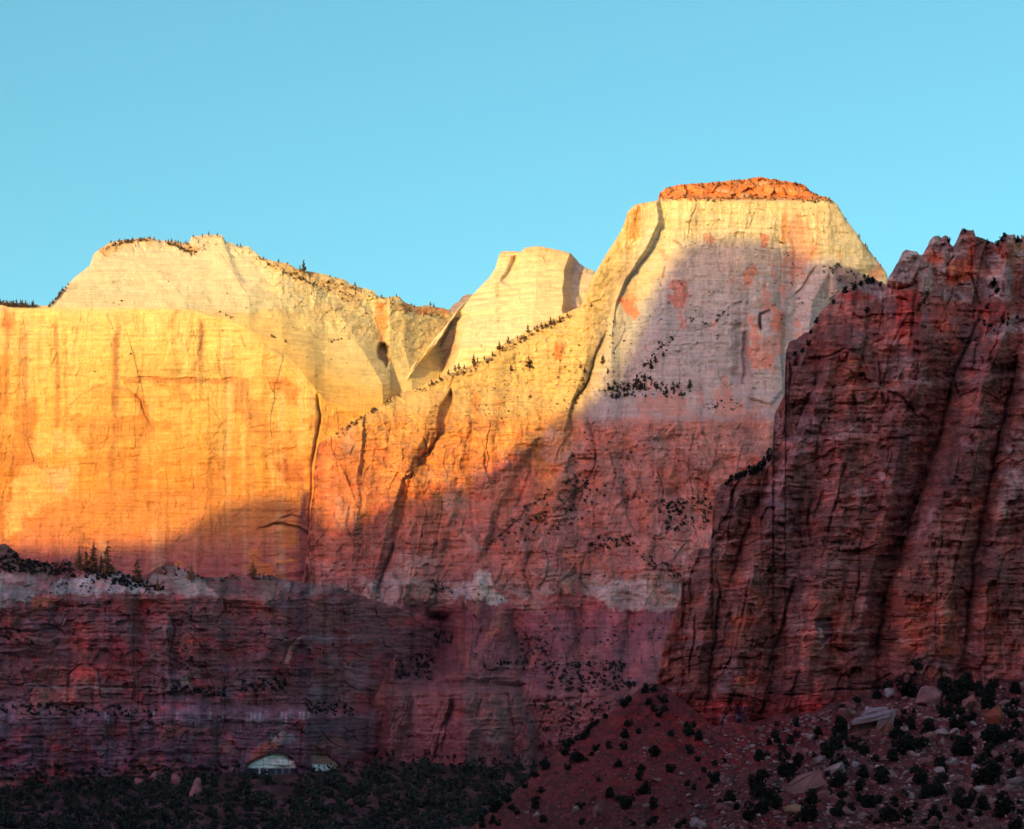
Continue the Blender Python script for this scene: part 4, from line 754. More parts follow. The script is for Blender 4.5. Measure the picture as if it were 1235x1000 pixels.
def along(poly, n, s0, s1, j=2.5):
    L_ = [math.hypot(b[0] - a[0], b[1] - a[1]) for a, b in zip(poly[:-1], poly[1:])]; out = []
    for _ in range(n):
        t = rnd.uniform(0, sum(L_)); i = 0
        while t > L_[i] and i < len(L_) - 1: t -= L_[i]; i += 1
        u = t / L_[i]; a, b = poly[i], poly[i + 1]
        out.append((a[0] + (b[0] - a[0]) * u + rnd.gauss(0, j), a[1] + (b[1] - a[1]) * u + rnd.gauss(0, j * .6), s0 + (s1 - s0) * rnd.random() ** 1.8))
    return out

def topy(r, px): return float(np.interp(px, r.T[0], r.T[1]))

# ---- far shrubs on the ledges: gather spots, the largest as things, the rest as one scrub
spots = []
def S(r, where, lst):
    for x, y, s_ in lst:
        t_ = topy(r, x)
        if y < t_ + 1: y = t_ + 1
        spots.append((r, x, y, s_, where))
for poly, n, a, b in (([(731, 462), (790, 455), (833, 470), (835, 482), (780, 478), (735, 482)], 95, 2.2, 6.5), ([(840, 488), (880, 482), (905, 486), (870, 500)], 30, 2, 5), ([(790, 605), (850, 598), (862, 610), (850, 640), (800, 640)], 130, 2.2, 7), ([(700, 648), (760, 645), (768, 660), (715, 662)], 70, 2.2, 6),
                      ([(640, 600), (700, 570), (730, 600), (690, 640), (600, 660), (584, 668)], 130, 2, 6), ([(760, 660), (820, 688), (828, 700), (790, 690)], 45, 2, 6), ([(514, 758), (546, 762), (547, 778), (518, 778)], 45, 3, 8), ([(475, 793), (524, 798), (522, 822), (476, 820)], 90, 2.5, 7), ([(500, 775), (530, 780), (520, 800), (496, 796)], 30, 2.5, 6),
                      ([(580, 799), (640, 790), (642, 810), (580, 810)], 45, 2.5, 7), ([(618, 760), (660, 775), (668, 812), (640, 812)], 60, 2.5, 7), ([(660, 800), (750, 798), (768, 830), (700, 836), (660, 830)], 190, 2.5, 8.5), ([(640, 840), (745, 845), (705, 890), (640, 905)], 150, 2.2, 7), ([(515, 700), (542, 702), (548, 716), (520, 714)], 22, 2.5, 6),
                      ([(780, 330), (950, 340), (940, 470), (720, 470)], 120, 1.4, 3.2), ([(560, 465), (720, 392), (690, 490), (560, 515)], 130, 1.4, 3.6), ([(450, 903), (560, 912), (660, 912), (660, 928), (445, 922)], 110, 3, 8), ([(700, 520), (850, 520), (850, 700), (640, 700)], 330, 1.3, 4), ([(560, 735), (830, 745), (800, 800), (560, 800)], 150, 1.5, 4.5),
                      ([(440, 700), (640, 700), (640, 735), (440, 735)], 60, 1.5, 4), ([(960, 325), (1050, 330), (1000, 370), (930, 400)], 60, 1.4, 3.6), ([(800, 250), (1000, 250), (1040, 320), (800, 300)], 80, 1.2, 2.8), ([(400, 530), (560, 470), (640, 500), (500, 530)], 50, 1.3, 3)):
    S(m3, 0, fill(poly, n, a, b))
for line, n, a, b in (([(724, 472), (745, 468), (765, 467), (785, 431), (800, 418), (812, 408)], 60, 2, 5.5), ([(830, 384), (857, 391), (881, 371), (898, 363)], 26, 2, 4), ([(816, 425), (850, 413)], 10, 1.5, 3.5), ([(500, 474), (540, 456), (570, 446), (600, 427), (640, 404), (690, 380)], 150, 1.6, 4.6),
                      ([(687, 500), (695, 480), (710, 455)], 22, 2.5, 6), ([(798, 239), (850, 240), (920, 239), (1003, 243)], 120, 1.8, 4.2), ([(400, 528), (440, 501), (480, 478)], 50, 2, 5), ([(584, 664), (604, 647), (640, 610)], 30, 2, 5), ([(940, 292), (960, 330)], 6, 2, 4), ([(505, 556), (520, 545)], 8, 2, 4), ([(692, 597), (713, 577)], 25, 3, 6), ([(1040, 336), (1010, 322), (990, 326)], 24, 2, 5), ([(740, 380), (735, 420)], 8, 2, 4), ([(805, 230), (860, 222), (960, 221), (1000, 240)], 110, 1.5, 3.8)):
    S(m3, 1, along(line, n, a, b))
for line, n, a, b in (([(124, 301), (150, 291), (180, 289)], 60, 1.6, 4), ([(200, 292), (215, 298), (228, 304), (236, 306)], 60, 1.8, 4.5), ([(240, 303), (246, 296)], 10, 1.6, 3), ([(60, 360), (72, 350), (84, 340)], 26, 2, 4.5), ([(0, 366), (46, 368)], 50, 2, 5), ([(312, 312), (340, 326), (370, 340), (400, 352)], 70, 1.8, 4), ([(345, 322), (430, 350), (500, 372)], 50, 1.6, 4), ([(395, 410), (415, 412)], 7, 2, 4), ([(265, 378), (285, 385)], 7, 2, 3.5), ([(328, 404), (350, 415)], 5, 3, 5.5), ([(136, 367), (165, 367)], 5, 2, 3.5), ([(470, 372), (520, 380), (540, 384)], 30, 1.6, 4)):
    S(m1, 2, along(line, n, a, b))
for poly, n, a, b in (([(240, 330), (400, 350), (460, 440), (380, 440), (300, 380)], 40, 1.3, 3), ([(380, 340), (450, 360), (440, 400), (380, 370)], 40, 1.4, 3.6), ([(120, 300), (230, 310), (230, 360), (80, 360)], 22, 1.1, 2.2), ([(480, 380), (540, 385), (510, 410), (485, 430)], 18, 1.3, 3), ([(90, 390), (300, 400), (300, 470), (60, 470)], 8, 2, 3.6)):
    S(m1, 2, fill(poly, n, a, b))
for poly, n, a, b in (([(-40, 672), (6, 662), (68, 680), (98, 682), (136, 687), (177, 702), (204, 714), (150, 708), (100, 698), (40, 692), (-40, 690)], 420, 3, 9), ([(0, 849), (130, 851), (200, 856), (200, 864), (0, 862)], 120, 3, 8), ([(160, 868), (220, 872), (200, 880)], 18, 2.5, 5), ([(200, 828), (272, 830), (272, 840), (200, 838)], 70, 3, 8), ([(288, 818), (345, 820), (345, 836), (290, 834)], 60, 3, 8),
                      ([(366, 846), (428, 850), (428, 864), (366, 860)], 60, 3, 8), ([(215, 788), (252, 798), (246, 812), (215, 808)], 30, 2.5, 6), ([(200, 722), (430, 722), (430, 850), (200, 850)], 190, 1.6, 4.5), ([(-20, 922), (290, 924), (290, 938), (-20, 940)], 190, 3, 9), ([(355, 926), (445, 916), (445, 930), (355, 936)], 50, 3, 8), ([(0, 755), (40, 765), (42, 778), (0, 772)], 30, 2.5, 6), ([(60, 702), (180, 704), (200, 716), (60, 718)], 70, 1.6, 4.5),
                      ([(195, 684), (270, 692), (270, 702), (190, 696)], 40, 2, 5), ([(270, 692), (340, 692), (340, 700), (270, 699)], 30, 2, 5), ([(0, 866), (260, 866), (260, 925), (0, 925)], 110, 1.5, 4)):
    S(mc, 3, fill(poly, n, a, b))
spots.sort(key=lambda q: -q[3])
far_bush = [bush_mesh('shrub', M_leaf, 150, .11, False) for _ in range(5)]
lit_bush = [bush_mesh('shrub', M_lit, 150, .11, False) for _ in range(5)]
WH_ = [('dark shrub clinging to a bench of the great flat-topped mountain', 'shrubs on the benches of the flat-topped mountain'), ('shrub growing along a ledge or crest line of the flat-topped mountain', 'shrubs along the ledges and crest of the flat-topped mountain'),
       ('small shrub on the pale domed mountain at the left', 'shrubs on the domed mountain'), ('dark shrub on a ledge of the banded red cliff at the lower left', 'shrubs on the lower left cliff')]
def place(me, name, loc, w_, h_=None, rz=None):
    o = link(name, me); o.location = loc; o.scale = (w_, w_, h_ or w_); o.rotation_euler = (0, 0, rnd.uniform(0, 6.28) if rz is None else rz); return o
for k, (r, x, y, s_, wh) in enumerate(spots[:290]):
    p = r.at(x, y, 1.5); m_ = s_ * p.y / F * .72
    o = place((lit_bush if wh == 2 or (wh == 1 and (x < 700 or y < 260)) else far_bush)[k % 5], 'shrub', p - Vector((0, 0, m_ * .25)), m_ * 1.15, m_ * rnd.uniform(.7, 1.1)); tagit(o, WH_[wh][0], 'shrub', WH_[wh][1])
base = [bush_shape(60, .13) for _ in range(8)]
V = []; Fc = []; oo = 0
V2 = []; F2 = []; o2 = 0
for r, x, y, s_, wh in spots[290:]:
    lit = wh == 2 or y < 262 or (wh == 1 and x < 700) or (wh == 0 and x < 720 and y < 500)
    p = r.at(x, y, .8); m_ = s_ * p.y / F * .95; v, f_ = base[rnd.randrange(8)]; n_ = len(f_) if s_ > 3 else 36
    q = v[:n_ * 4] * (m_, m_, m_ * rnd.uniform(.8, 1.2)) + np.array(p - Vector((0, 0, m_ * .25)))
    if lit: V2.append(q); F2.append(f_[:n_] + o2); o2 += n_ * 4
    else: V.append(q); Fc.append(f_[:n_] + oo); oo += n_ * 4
o = link('scrub', newmesh('scrub', np.concatenate(V2), np.concatenate(F2), M_lit)); tagit(o, 'low brownish scrub dotted over the sunlit upper slopes and crests', 'scrub', None, 'stuff')
o = link('scrub', newmesh('scrub', np.concatenate(V), np.concatenate(Fc), M_leaf)); tagit(o, 'low dark scrub dotted over the ledges of the distant cliffs', 'scrub', None, 'stuff')

# ---- pines
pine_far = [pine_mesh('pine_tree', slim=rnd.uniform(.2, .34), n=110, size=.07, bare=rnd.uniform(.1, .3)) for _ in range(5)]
pine_lit = [pine_mesh('pine_tree', M_lit, slim=rnd.uniform(.2, .34), n=110, size=.07, bare=rnd.uniform(.1, .3)) for _ in range(5)]
def pines(r, lst, label, group, jag=0):
    for x, h_, dy in lst:
        y = topy(r, x) + dy; p = r.at(x, y + .5, 1.); m_ = h_ * p.y / F * .85
        o = place(pine_lit[rnd.randrange(5)], 'pine_tree', p, m_, m_); tagit(o, label, 'pine tree', group)
pines(m1, [(rnd.uniform(0, 46), rnd.uniform(6, 12), 2) for _ in range(24)] + [(rnd.uniform(-40, 0), rnd.uniform(6, 11), 2) for _ in range(8)], 'small pine in the grove on the far left skyline saddle', 'pines in the grove on the far left skyline')
pines(m1, [(rnd.uniform(58, 76), rnd.uniform(5, 10), 2) for _ in range(8)], 'small pine on the skyline at the left foot of the pale dome', 'pines at the foot of the dome')
pines(m1, [(x, rnd.uniform(4, 7), 2) for x in (134, 139, 144, 150, 155, 160, 168, 172, 174, 181, 186, 192, 200, 203, 207, 212, 215, 218, 222, 224, 226, 233, 244, 252, 262)], 'tiny pine on the flat top of the pale dome', 'pines along the top of the dome')
pines(m1, [(286, 6, 1), (290, 6, 1), (318, 5, 1), (336, 7, 1), (347, 5, 1), (362, 7, 1), (398, 5, 1), (405, 4, 1), (428, 7, 1), (460, 7, 1), (470, 4, 1), (496, 5, 1), (500, 4, 1), (519, 8, 1), (523, 8, 1), (478, 6, 1)], 'lone pine on the skyline of the long shoulder right of the dome', 'pines along the shoulder of the dome')
y = topy(m1, 366) + 3; p = m1.at(366, y, 1)
t1 = place(pine_far[1], 'pine_tree', p, 20, 20); tagit(t1, 'tallest pine on the shoulder skyline right of the pale dome', 'pine tree')
for x, y, h_ in ((549, 447, 11), (553, 446, 12), (560, 444, 7), (571, 439, 15), (576, 437, 8), (584, 434, 7), (594, 431, 9), (602, 425, 16), (606, 423, 8), (613, 415, 11), (624, 409, 6), (637, 402, 12), (645, 398, 7), (648, 397, 8), (653, 396, 9), (658, 395, 8), (664, 393, 12), (668, 392, 9), (675, 387, 8), (684, 382, 6), (713, 372, 8), (530, 455, 7), (541, 452, 9), (520, 462, 6)):
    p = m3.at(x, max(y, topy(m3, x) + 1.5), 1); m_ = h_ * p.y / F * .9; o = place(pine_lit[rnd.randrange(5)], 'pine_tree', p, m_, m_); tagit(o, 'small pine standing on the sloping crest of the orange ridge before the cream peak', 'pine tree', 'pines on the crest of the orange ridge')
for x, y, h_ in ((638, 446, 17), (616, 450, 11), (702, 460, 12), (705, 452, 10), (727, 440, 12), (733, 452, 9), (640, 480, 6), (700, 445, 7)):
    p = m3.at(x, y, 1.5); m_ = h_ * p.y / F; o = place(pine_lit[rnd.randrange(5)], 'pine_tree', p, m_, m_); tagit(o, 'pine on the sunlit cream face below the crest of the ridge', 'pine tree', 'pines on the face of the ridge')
for x, y, h_ in [(785, 448, 16), (790, 440, 12), (768, 470, 16), (773, 472, 12), (832, 470, 14), (800, 432, 9), (778, 462, 12), (745, 475, 10), (757, 478, 9)] + [(rnd.uniform(735, 830), rnd.uniform(464, 482), rnd.uniform(5, 9)) for _ in range(26)]:
    p = m3.at(x, y, 1.5); m_ = h_ * p.y / F; o = place(pine_far[rnd.randrange(5)], 'pine_tree', p, m_, m_); tagit(o, 'dark pine on the shaded diagonal bench across the white face', 'pine tree', 'pines on the bench of the white face')
pines(m3, [(rnd.uniform(800, 1000), rnd.uniform(2.5, 4.5), 1.5) for _ in range(46)], 'tiny tree on the red cap of the flat-topped mountain', 'trees on the red cap')
pines(m3, [(1036, 8, 1.5), (1044, 7, 1.5), (1046, 8, 1.5), (1020, 5, 1.5), (1013, 5, 1.5), (1056, 5, 1.5), (1062, 4, 1.5)], 'small pine on the steep right hand shoulder of the flat-topped mountain', 'pines on the steep shoulder')
for x, h_ in ((1005, 6), (1019, 8), (1030, 9), (1038, 7), (1046, 11), (1052, 8), (1062, 6), (905, 11), (899, 10), (893, 9), (888, 9), (882, 8), (911, 12), (917, 12), (923, 11), (929, 15), (876, 7), (1144, 6), (1164, 5), (1190, 6), (1203, 7), (1208, 6), (1212, 6), (1226, 6), (1230, 8), (985, 7), (978, 6)):
    p = md.at(x, topy(md, x) + 4, 1); m_ = h_ * p.y / F; g_ = 'trees on the ledge at the left edge of the near cliff' if x < 940 else ('bushes on the broken crest of the near cliff' if x < 1070 else 'bushes among the turrets of the near cliff')
    o = place(far_bush[rnd.randrange(5)], 'juniper_bush', p - Vector((0, 0, m_ * .3)), m_, m_ * 1.2); tagit(o, {'t': 'dark bush on the sloping ledge at the left edge of the near cliff', 'b': 'dark bush on the broken crest of the near cliff below the turrets'}['t' if x < 940 else 'b'] if x < 1070 else 'tiny bush on top of the grey turrets of the near cliff', 'juniper', g_)

# the tall ponderosas on the dark terrace, with trunk and crown of their own
pp = [pine_shapes(slim=s_, n=700, size=.028, bare=b_) for s_, b_ in ((.24, .08), (.16, .12), (.30, .10))]
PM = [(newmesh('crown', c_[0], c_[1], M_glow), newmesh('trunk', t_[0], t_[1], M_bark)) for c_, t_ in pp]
def big_pine(x, y, h_, k, label, group=None, r=mc):
    p = r.at(x, max(y, topy(r, x) + 1), 4.); m_ = h_ * p.y / F
    e = bpy.data.objects.new('pine_tree', None); COL.objects.link(e); e.location = p - Vector((0, 0, m_ * .03)); e.scale = (m_, m_, m_); e.rotation_euler = (0, 0, rnd.uniform(0, 6))
    tagit(e, label, 'pine tree', group); link('crown', PM[k][0], e); link('trunk', PM[k][1], e)
big_pine(96, 687, 28, 2, 'bushy pine leftmost of the tall clump against the orange glow')
big_pine(104, 688, 28, 0, 'second pine of the tall clump against the orange glow')
big_pine(113, 690, 41, 1, 'slender tallest pine in the middle of the clump')
big_pine(122, 690, 24, 1, 'thin short pine between the taller ones of the clump')
big_pine(130, 692, 41, 0, 'full tall pine at the right end of the clump')
big_pine(166, 702, 34, 0, 'lone pine just right of the clump where the glow fades')
big_pine(190, 712, 18, 1, 'thin dark pine on the pale band below the lone pine')
big_pine(305, 696, 22, 2, 'dark pointed pine on the ledge before the shaded red wall')
for x, y, h_ in ((76, 684, 10), (56, 680, 8), (215, 688, 10), (198, 688, 8), (231, 700, 22), (200, 690, 9), (278, 698, 9), (288, 699, 7), (318, 697, 7), (389, 706, 8), (24, 680, 9), (12, 668, 8)):
    big_pine(x, y, h_, rnd.randrange(3), 'small dark pine along the terrace edge above the pale band', 'small pines along the terrace edge')

# ---- junipers on the near slope
near_b = [bush_mesh('juniper_bush', M_leaf, 900, .055) for _ in range(9)]
big = [(1013, 889, 27), (986, 886, 15), (934, 890, 11), (953, 897, 12), (915, 918, 17), (951, 938, 30), (916, 952, 28), (963, 917, 12), (998, 915, 22), (843, 893, 14), (828, 878, 10), (1018, 859, 12), (1070, 831, 13), (1096, 841, 27), (1107, 808, 15), (1150, 848, 34), (1166, 832, 24), (1140, 838, 24), (1156, 880, 25), (1120, 886, 22), (1095, 880, 18), (1188, 855, 26), (1198, 899, 30), (1214, 893, 24), (1161, 911, 33), (1092, 910, 30), (1108, 905, 22), (1076, 918, 18), (1220, 866, 18), (1135, 932, 20), (1057, 919, 14),
       (1192, 946, 36), (1228, 926, 18), (1034, 847, 10), (1040, 938, 20), (1010, 950, 22), (1066, 945, 22), (1110, 945, 26), (1130, 960, 26), (880, 968, 22), (862, 944, 16), (930, 975, 24), (905, 990, 22), (975, 992, 26), (1010, 985, 20), (1048, 975, 22), (1075, 992, 26), (1128, 990, 24), (1165, 975, 24), (1210, 985, 28), (700, 975, 12), (776, 958, 18), (756, 976, 20), (735, 962, 16), (790, 975, 14), (745, 925, 12), (770, 938, 10), (790, 912, 15), (808, 932, 13), (752, 905, 11), (735, 903, 10), (723, 900, 8), (698, 920, 20), (694, 940, 8), (664, 953, 7), (646, 970, 12), (624, 982, 9), (655, 992, 12), (770, 885, 10), (753, 890, 14), (782, 850, 12), (800, 848, 14), (795, 865, 10), (808, 888, 9), (750, 858, 8), (830, 905, 9), (600, 996, 9), (1005, 925, 12), (1030, 905, 12)]
spn = [(x, y, w__, 0) for x, y, w__ in big]
def far_ok(x, y, w__): return all((x - a) ** 2 + ((y - b) * 1.6) ** 2 > (.33 * (w__ + c)) ** 2 for a, b, c, _ in spn)
crest = [(575, 1000), (600, 976), (640, 942), (668, 916), (700, 891), (725, 871), (745, 857), (770, 838), (785, 830)]
for x, y, s_ in along(crest, 55, 5, 14, 3): spn.append((x, max(y, topy(me_, x) + 2), s_, 1))
for poly, n, a, b, g in (([(820, 880), (1000, 865), (1235, 830), (1260, 1010), (820, 1010)], 105, 8, 24, 0), ([(600, 985), (790, 840), (860, 885), (820, 1010), (580, 1010)], 85, 5, 13, 2), ([(1040, 835), (1250, 822), (1250, 860), (1040, 850)], 14, 8, 18, 0)):
    for x, y, s_ in fill(poly, n * 2, a, b):
        if n and far_ok(x, y, s_) and y > topy(me_, x) + 3: spn.append((x, y, s_, g)); n -= 1
spn.sort(key=lambda q: -q[2]); spn = spn[:245]
GL = {0: ('dark rounded juniper among the boulders of the near slope', 'junipers among the boulders'), 1: ('black juniper in the row along the left crest of the near slope', 'junipers along the crest of the near slope'), 2: ('small dark juniper scattered on the bare red soil of the near slope', 'junipers on the bare red soil')}
for k, (x, y, w__, g) in enumerate(spn):
    p = me_.at(x, y, .5); m_ = w__ * p.y / F * 1.12
    if g == 0 and x < 815: g = 2
    o = place(near_b[k % 9], 'juniper_bush', p - Vector((0, 0, m_ * .12)), m_, m_ * rnd.uniform(.8, 1.1)); tagit(o, GL[g][0], 'juniper', GL[g][1])
sage_v = [bush_shape(40, .14) for _ in range(5)]; V = []; Fc = []; oo = 0
for x, y, s_ in fill([(600, 985), (790, 840), (900, 885), (1235, 840), (1260, 1010), (580, 1010)], 520, 2, 7):
    if y < topy(me_, x) + 3: continue
    p = me_.at(x, y, .3); m_ = s_ * p.y / F; v, f_ = sage_v[rnd.randrange(5)]; V.append(v * (m_, m_, m_ * .7) + np.array(p - Vector((0, 0, m_ * .1)))); Fc.append(f_ + oo); oo += len(v)
o = link('sagebrush', newmesh('sagebrush', np.concatenate(V), np.concatenate(Fc), M_sage)); tagit(o, 'grey low sagebrush scattered over the near red slope', 'sagebrush', None, 'stuff')
# small growth at the foot of the near cliff and in its gullies
lst = along([(800, 832), (830, 862), (860, 884), (905, 880)], 20, 4, 10, 3) + along([(1097, 628), (1105, 600), (1112, 575)], 12, 3, 7, 3) + along([(1182, 385), (1195, 395), (1225, 380)], 16, 3, 7, 4) + [(975, 415, 8), (968, 424, 7), (958, 428, 6), (1045, 376, 9), (1020, 352, 7), (1198, 342, 11), (1203, 350, 9), (1190, 372, 8), (935, 690, 7), (928, 688, 8), (1115, 365, 5)]
for x, y, s_ in lst:
    p = md.at(x, max(y, topy(md, x) + 3), 1.); m_ = s_ * p.y / F
    o = place(far_bush[rnd.randrange(5)], 'juniper_bush', p - Vector((0, 0, m_ * .3)), m_, m_); tagit(o, 'small dark bush rooted in the gullies and foot of the near red cliff', 'juniper', 'bushes rooted in the near cliff')

# ---- valley scrub
V = []; Fc = []; oo = 0
vb = [bush_shape(70, .14) for _ in range(8)]
lst = fill([(-60, 936), (440, 930), (470, 922), (640, 926), (660, 950), (580, 1020), (-60, 1020)], 2000, 5, 20)
lst.sort(key=lambda q: -q[2])
for k, (x, y, s_) in enumerate(lst):
    if y < topy(mf, x) + 1: continue
    if 300 < x < 360 and y < 960 and rnd.random() < .7: continue
    p = mf.at(x, y, 2); m_ = s_ * p.y / F
    v, f_ = vb[k % 8]; V.append(v * (m_, m_, m_ * rnd.uniform(.7, 1.1)) + np.array(p - Vector((0, 0, m_ * .15)))); Fc.append(f_ + oo); oo += len(v)
o = link('scrub', newmesh('scrub', np.concatenate(V), np.concatenate(Fc), M_valley)); tagit(o, 'dense dark scrub and trees covering the valley slope', 'scrub', None, 'stuff')

# ---- boulders
SC = [(.20, .08, .07), (.24, .13, .12), (.18, .06, .055), (.30, .20, .18)]
stones = [stone_mesh('boulder', M_soil, SC[k % 4], n=13 + k % 5, sx=1, sy=rnd.uniform(.7, 1.1), sz=rnd.uniform(.5, .85)) for k in range(12)]
def rock(x, y, w__, h_, col, label, tilt=0., n=14, depth=.8):
    col = tuple(c * .72 for c in col); p = me_.at(x, y, .5); a = w__ * p.y / F; b = h_ * p.y / F
    me = stone_mesh('boulder', M_soil, col, n=n, sx=1, sy=depth, sz=b / a)
    o = link('boulder', me); o.location = p + Vector((0, 0, b * .35)); o.scale = (a, a, a); o.rotation_euler = (rnd.uniform(-.1, .1), tilt, rnd.uniform(-.3, .3)); tagit(o, label, 'boulder')
rock(1073, 841, 13, 14, (.42, .36, .35), 'small white block on top of the rubble heap under the near cliff')
rock(1121, 850, 30, 26, (.32, .15, .14), 'rounded pinkish boulder between dark junipers at the top of the slope', .3, 18)
rock(1167, 856, 22, 26, (.34, .13, .10), 'tall red boulder right of the biggest juniper')
rock(1201, 874, 28, 26, (.30, .09, .05), 'angular boulder with a bright orange face', -.5, 11)
rock(970, 955, 50, 26, (.30, .14, .12), 'largest tilted brown slab in the lower middle of the boulder slope', -.35, 12)
rock(1006, 933, 32, 12, (.32, .21, .19), 'long pale slab leaning behind the largest tilted slab', -.5, 12)
rock(957, 981, 30, 14, (.36, .17, .10), 'flat slab with an orange underside below the largest slab', -.15, 11)
rock(838, 997, 14, 14, (.36, .26, .25), 'pale rounded rock at the bottom edge of the slope', 0, 16); rock(847, 999, 12, 12, (.34, .25, .24), 'pale rock half hidden beside the rounded one at the bottom edge', 0, 14)
rock(720, 986, 15, 28, (.24, .12, .10), 'tall brown leaning rock on the bare red soil', .45, 12)
rock(646, 985, 10, 8, (.36, .26, .22), 'small pale rock low on the left of the red soil'); rock(694, 979, 11, 9, (.34, .26, .24), 'small light rock with a flat top beside the tall leaning rock')
rock(1149, 923, 20, 11, (.32, .24, .25), 'pale grey slab in the middle of the right hand junipers', .3, 11); rock(1175, 929, 9, 9, (.40, .34, .34), 'small round pale stone right of the grey slab', 0, 18)
rock(1115, 900, 24, 12, (.27, .13, .11), 'brown slab tilted down the slope under the twin junipers', .5, 10); rock(1174, 876, 9, 8, (.40, .32, .32), 'small light block below the tall red boulder')
rock(1182, 890, 18, 12, (.30, .17, .15), 'pinkish wedge left of the wide juniper', -.4, 11); rock(1118, 925, 22, 14, (.26, .11, .10), 'reddish rounded boulder above the dark juniper near the middle right', .1, 15)
rock(1032, 925, 10, 9, (.38, .32, .32), 'small white stone left of the middle junipers'); rock(1228, 950, 26, 16, (.30, .2, .19), 'wide pinkish boulder at the lower right edge', .2, 12); rock(972, 912, 10, 13, (.30, .12, .12), 'upright red stone beside the junipers under the red bank')
rock(1180, 958, 20, 12, (.33, .24, .22), 'pale slab below the widest dark juniper', -.2, 11); rock(1090, 958, 22, 12, (.30, .18, .16), 'brown flat rock between two lower junipers', .2, 12); rock(790, 944, 16, 9, (.26, .13, .11), 'brown ledge like rock in the red soil at the middle of the slope', -.4, 10)
# the block with the hollow under its flat roof
p = me_.at(1049, 886, 1.); u = p.y / F * .86
bm = bmesh.new()
for (x0, x1, z0, z1, y0, y1) in ((-27, -17, 0, 20, -2, 16), (8, 27, -2, 30, -6, 16), (-27, 27, -2, 24, 6, 20), (-29, 20, 18, 27, -9, 16), (-16, 16, 25, 36, -3, 16), (-30, -12, -3, 6, -8, 6), (-4, 9, -3, 5, -9, 4)):
    r_ = bmesh.ops.create_cube(bm, size=1)
    for v in r_['verts']: v.co = Vector(((x0 + (x1 - x0) * (v.co.x + .5)) * u, (y0 + (y1 - y0) * (v.co.y + .5)) * u, (z0 + (z1 - z0) * (v.co.z + .5)) * u)) * 1.0
bmesh.ops.bevel(bm, geom=list(bm.edges), offset=1.1 * u, segments=1, affect='EDGES')
bmesh.ops.triangulate(bm, faces=bm.faces); bmesh.ops.subdivide_edges(bm, edges=bm.edges, cuts=2)
for v in bm.verts:
    t_ = fbm(np.array([v.co.x * .7 + v.co.y * .3]), np.array([v.co.z * .7 + v.co.y * .4]), 3, 5)[0]; v.co += Vector((t_ * 1.6, t_ * 1.4, t_ * 1.3)); v.co.z += .16 * v.co.x; v.co.x += .25 * v.co.z
me = bpy.data.meshes.new('boulder'); bm.to_mesh(me); bm.free(); at = me.color_attributes.new('Col', 'FLOAT_COLOR', 'POINT')
for i, d_ in enumerate(at.data): d_.color = ((.34, .24, .25, 1) if me.vertices[i].co.z > 17 * u else (.24, .09, .07, 1))
me.materials.append(M_soil); o = link('boulder', me); o.location = p; tagit(o, 'pale flat roofed boulder with a dark hollow beneath it', 'boulder')
k = 0
for x, y, s_ in fill([(900, 880), (1040, 850), (1235, 825), (1260, 1010), (850, 1010)], 205, 5, 22) + fill([(600, 990), (790, 850), (880, 890), (840, 1010)], 60, 3, 11):
    if y < topy(me_, x) + 3: continue
    p = me_.at(x, y, .3); m_ = s_ * p.y / F; k += 1
    o = place(stones[k % 12], 'boulder', p + Vector((0, 0, m_ * .15)), m_, m_ * rnd.uniform(.7, 1.1)); o.rotation_euler = (rnd.uniform(-.4, .4), rnd.uniform(-.5, .5), rnd.uniform(0, 6.28))
    tagit(o, 'smaller broken sandstone boulder strewn between the junipers' if x > 850 else 'small stone on the bare red soil at the left of the near slope', 'boulder', 'boulders strewn between the junipers' if x > 850 else 'stones on the bare red soil')
V = []; Fc = []; C_ = []; oo = 0
tri = []
for _ in range(10):
    bm = stone(n=9, sx=1, sy=1, sz=.7, bev=0); bmesh.ops.triangulate(bm, faces=bm.faces); bm.verts.index_update()
    tri.append((np.array([v.co[:] for v in bm.verts]), np.array([[v.index for v in f_.verts] for f_ in bm.faces]))); bm.free()
for x, y, s_ in fill([(900, 880), (1040, 848), (1235, 822), (1260, 1010), (800, 1010)], 5200, 1.2, 9) + fill([(600, 990), (790, 850), (900, 885), (840, 1010)], 2600, .8, 5):
    if y < topy(me_, x) + 2: continue
    p = me_.at(x, y, .1); m_ = s_ * p.y / F; v, f_ = tri[rnd.randrange(10)]; a = rnd.uniform(0, 6.28); ca, sa = math.cos(a), math.sin(a)
    q = v * m_; q = np.stack([q[:, 0] * ca - q[:, 1] * sa, q[:, 0] * sa + q[:, 1] * ca, q[:, 2] + q[:, 0] * .3], 1) + np.array(p)
    V.append(q); Fc.append(f_ + oo); oo += len(v); c_ = np.array(SC[rnd.randrange(4 if x > 860 else 3)]) * (rnd.uniform(.6, 1.9) if x > 860 else rnd.uniform(.4, 1.3)); C_.append(np.repeat(c_[None], len(v), 0))
o = link('rubble', newmesh('rubble', np.concatenate(V), np.concatenate(Fc), M_soil, np.concatenate(C_))); tagit(o, 'loose broken stones covering the near talus slope', 'rubble', None, 'stuff')
# leaning red blocks at the foot of the far wall
for x, y, w__, h_, lb_ in ((236, 966, 16, 32, 'tall leaning red block rising out of the valley scrub below the wall'), (212, 946, 12, 16, 'small pointed red block left of the tall leaning one'), (187, 944, 18, 16, 'squat red block at the foot of the wall behind the scrub'), (167, 950, 12, 14, 'rounded reddish block leftmost at the foot of the wall')):
    p = mf.at(x, y, 6); a = w__ * p.y / F; me = stone_mesh('boulder', M_far, (.20, .085, .09), n=13, sx=1, sy=.9, sz=h_ / w__)
    o = link('boulder', me); o.location = p + Vector((0, 0, h_ * .4 * p.y / F)); o.scale = (a, a, a); o.rotation_euler = (0, .15, 0); tagit(o, lb_, 'boulder')

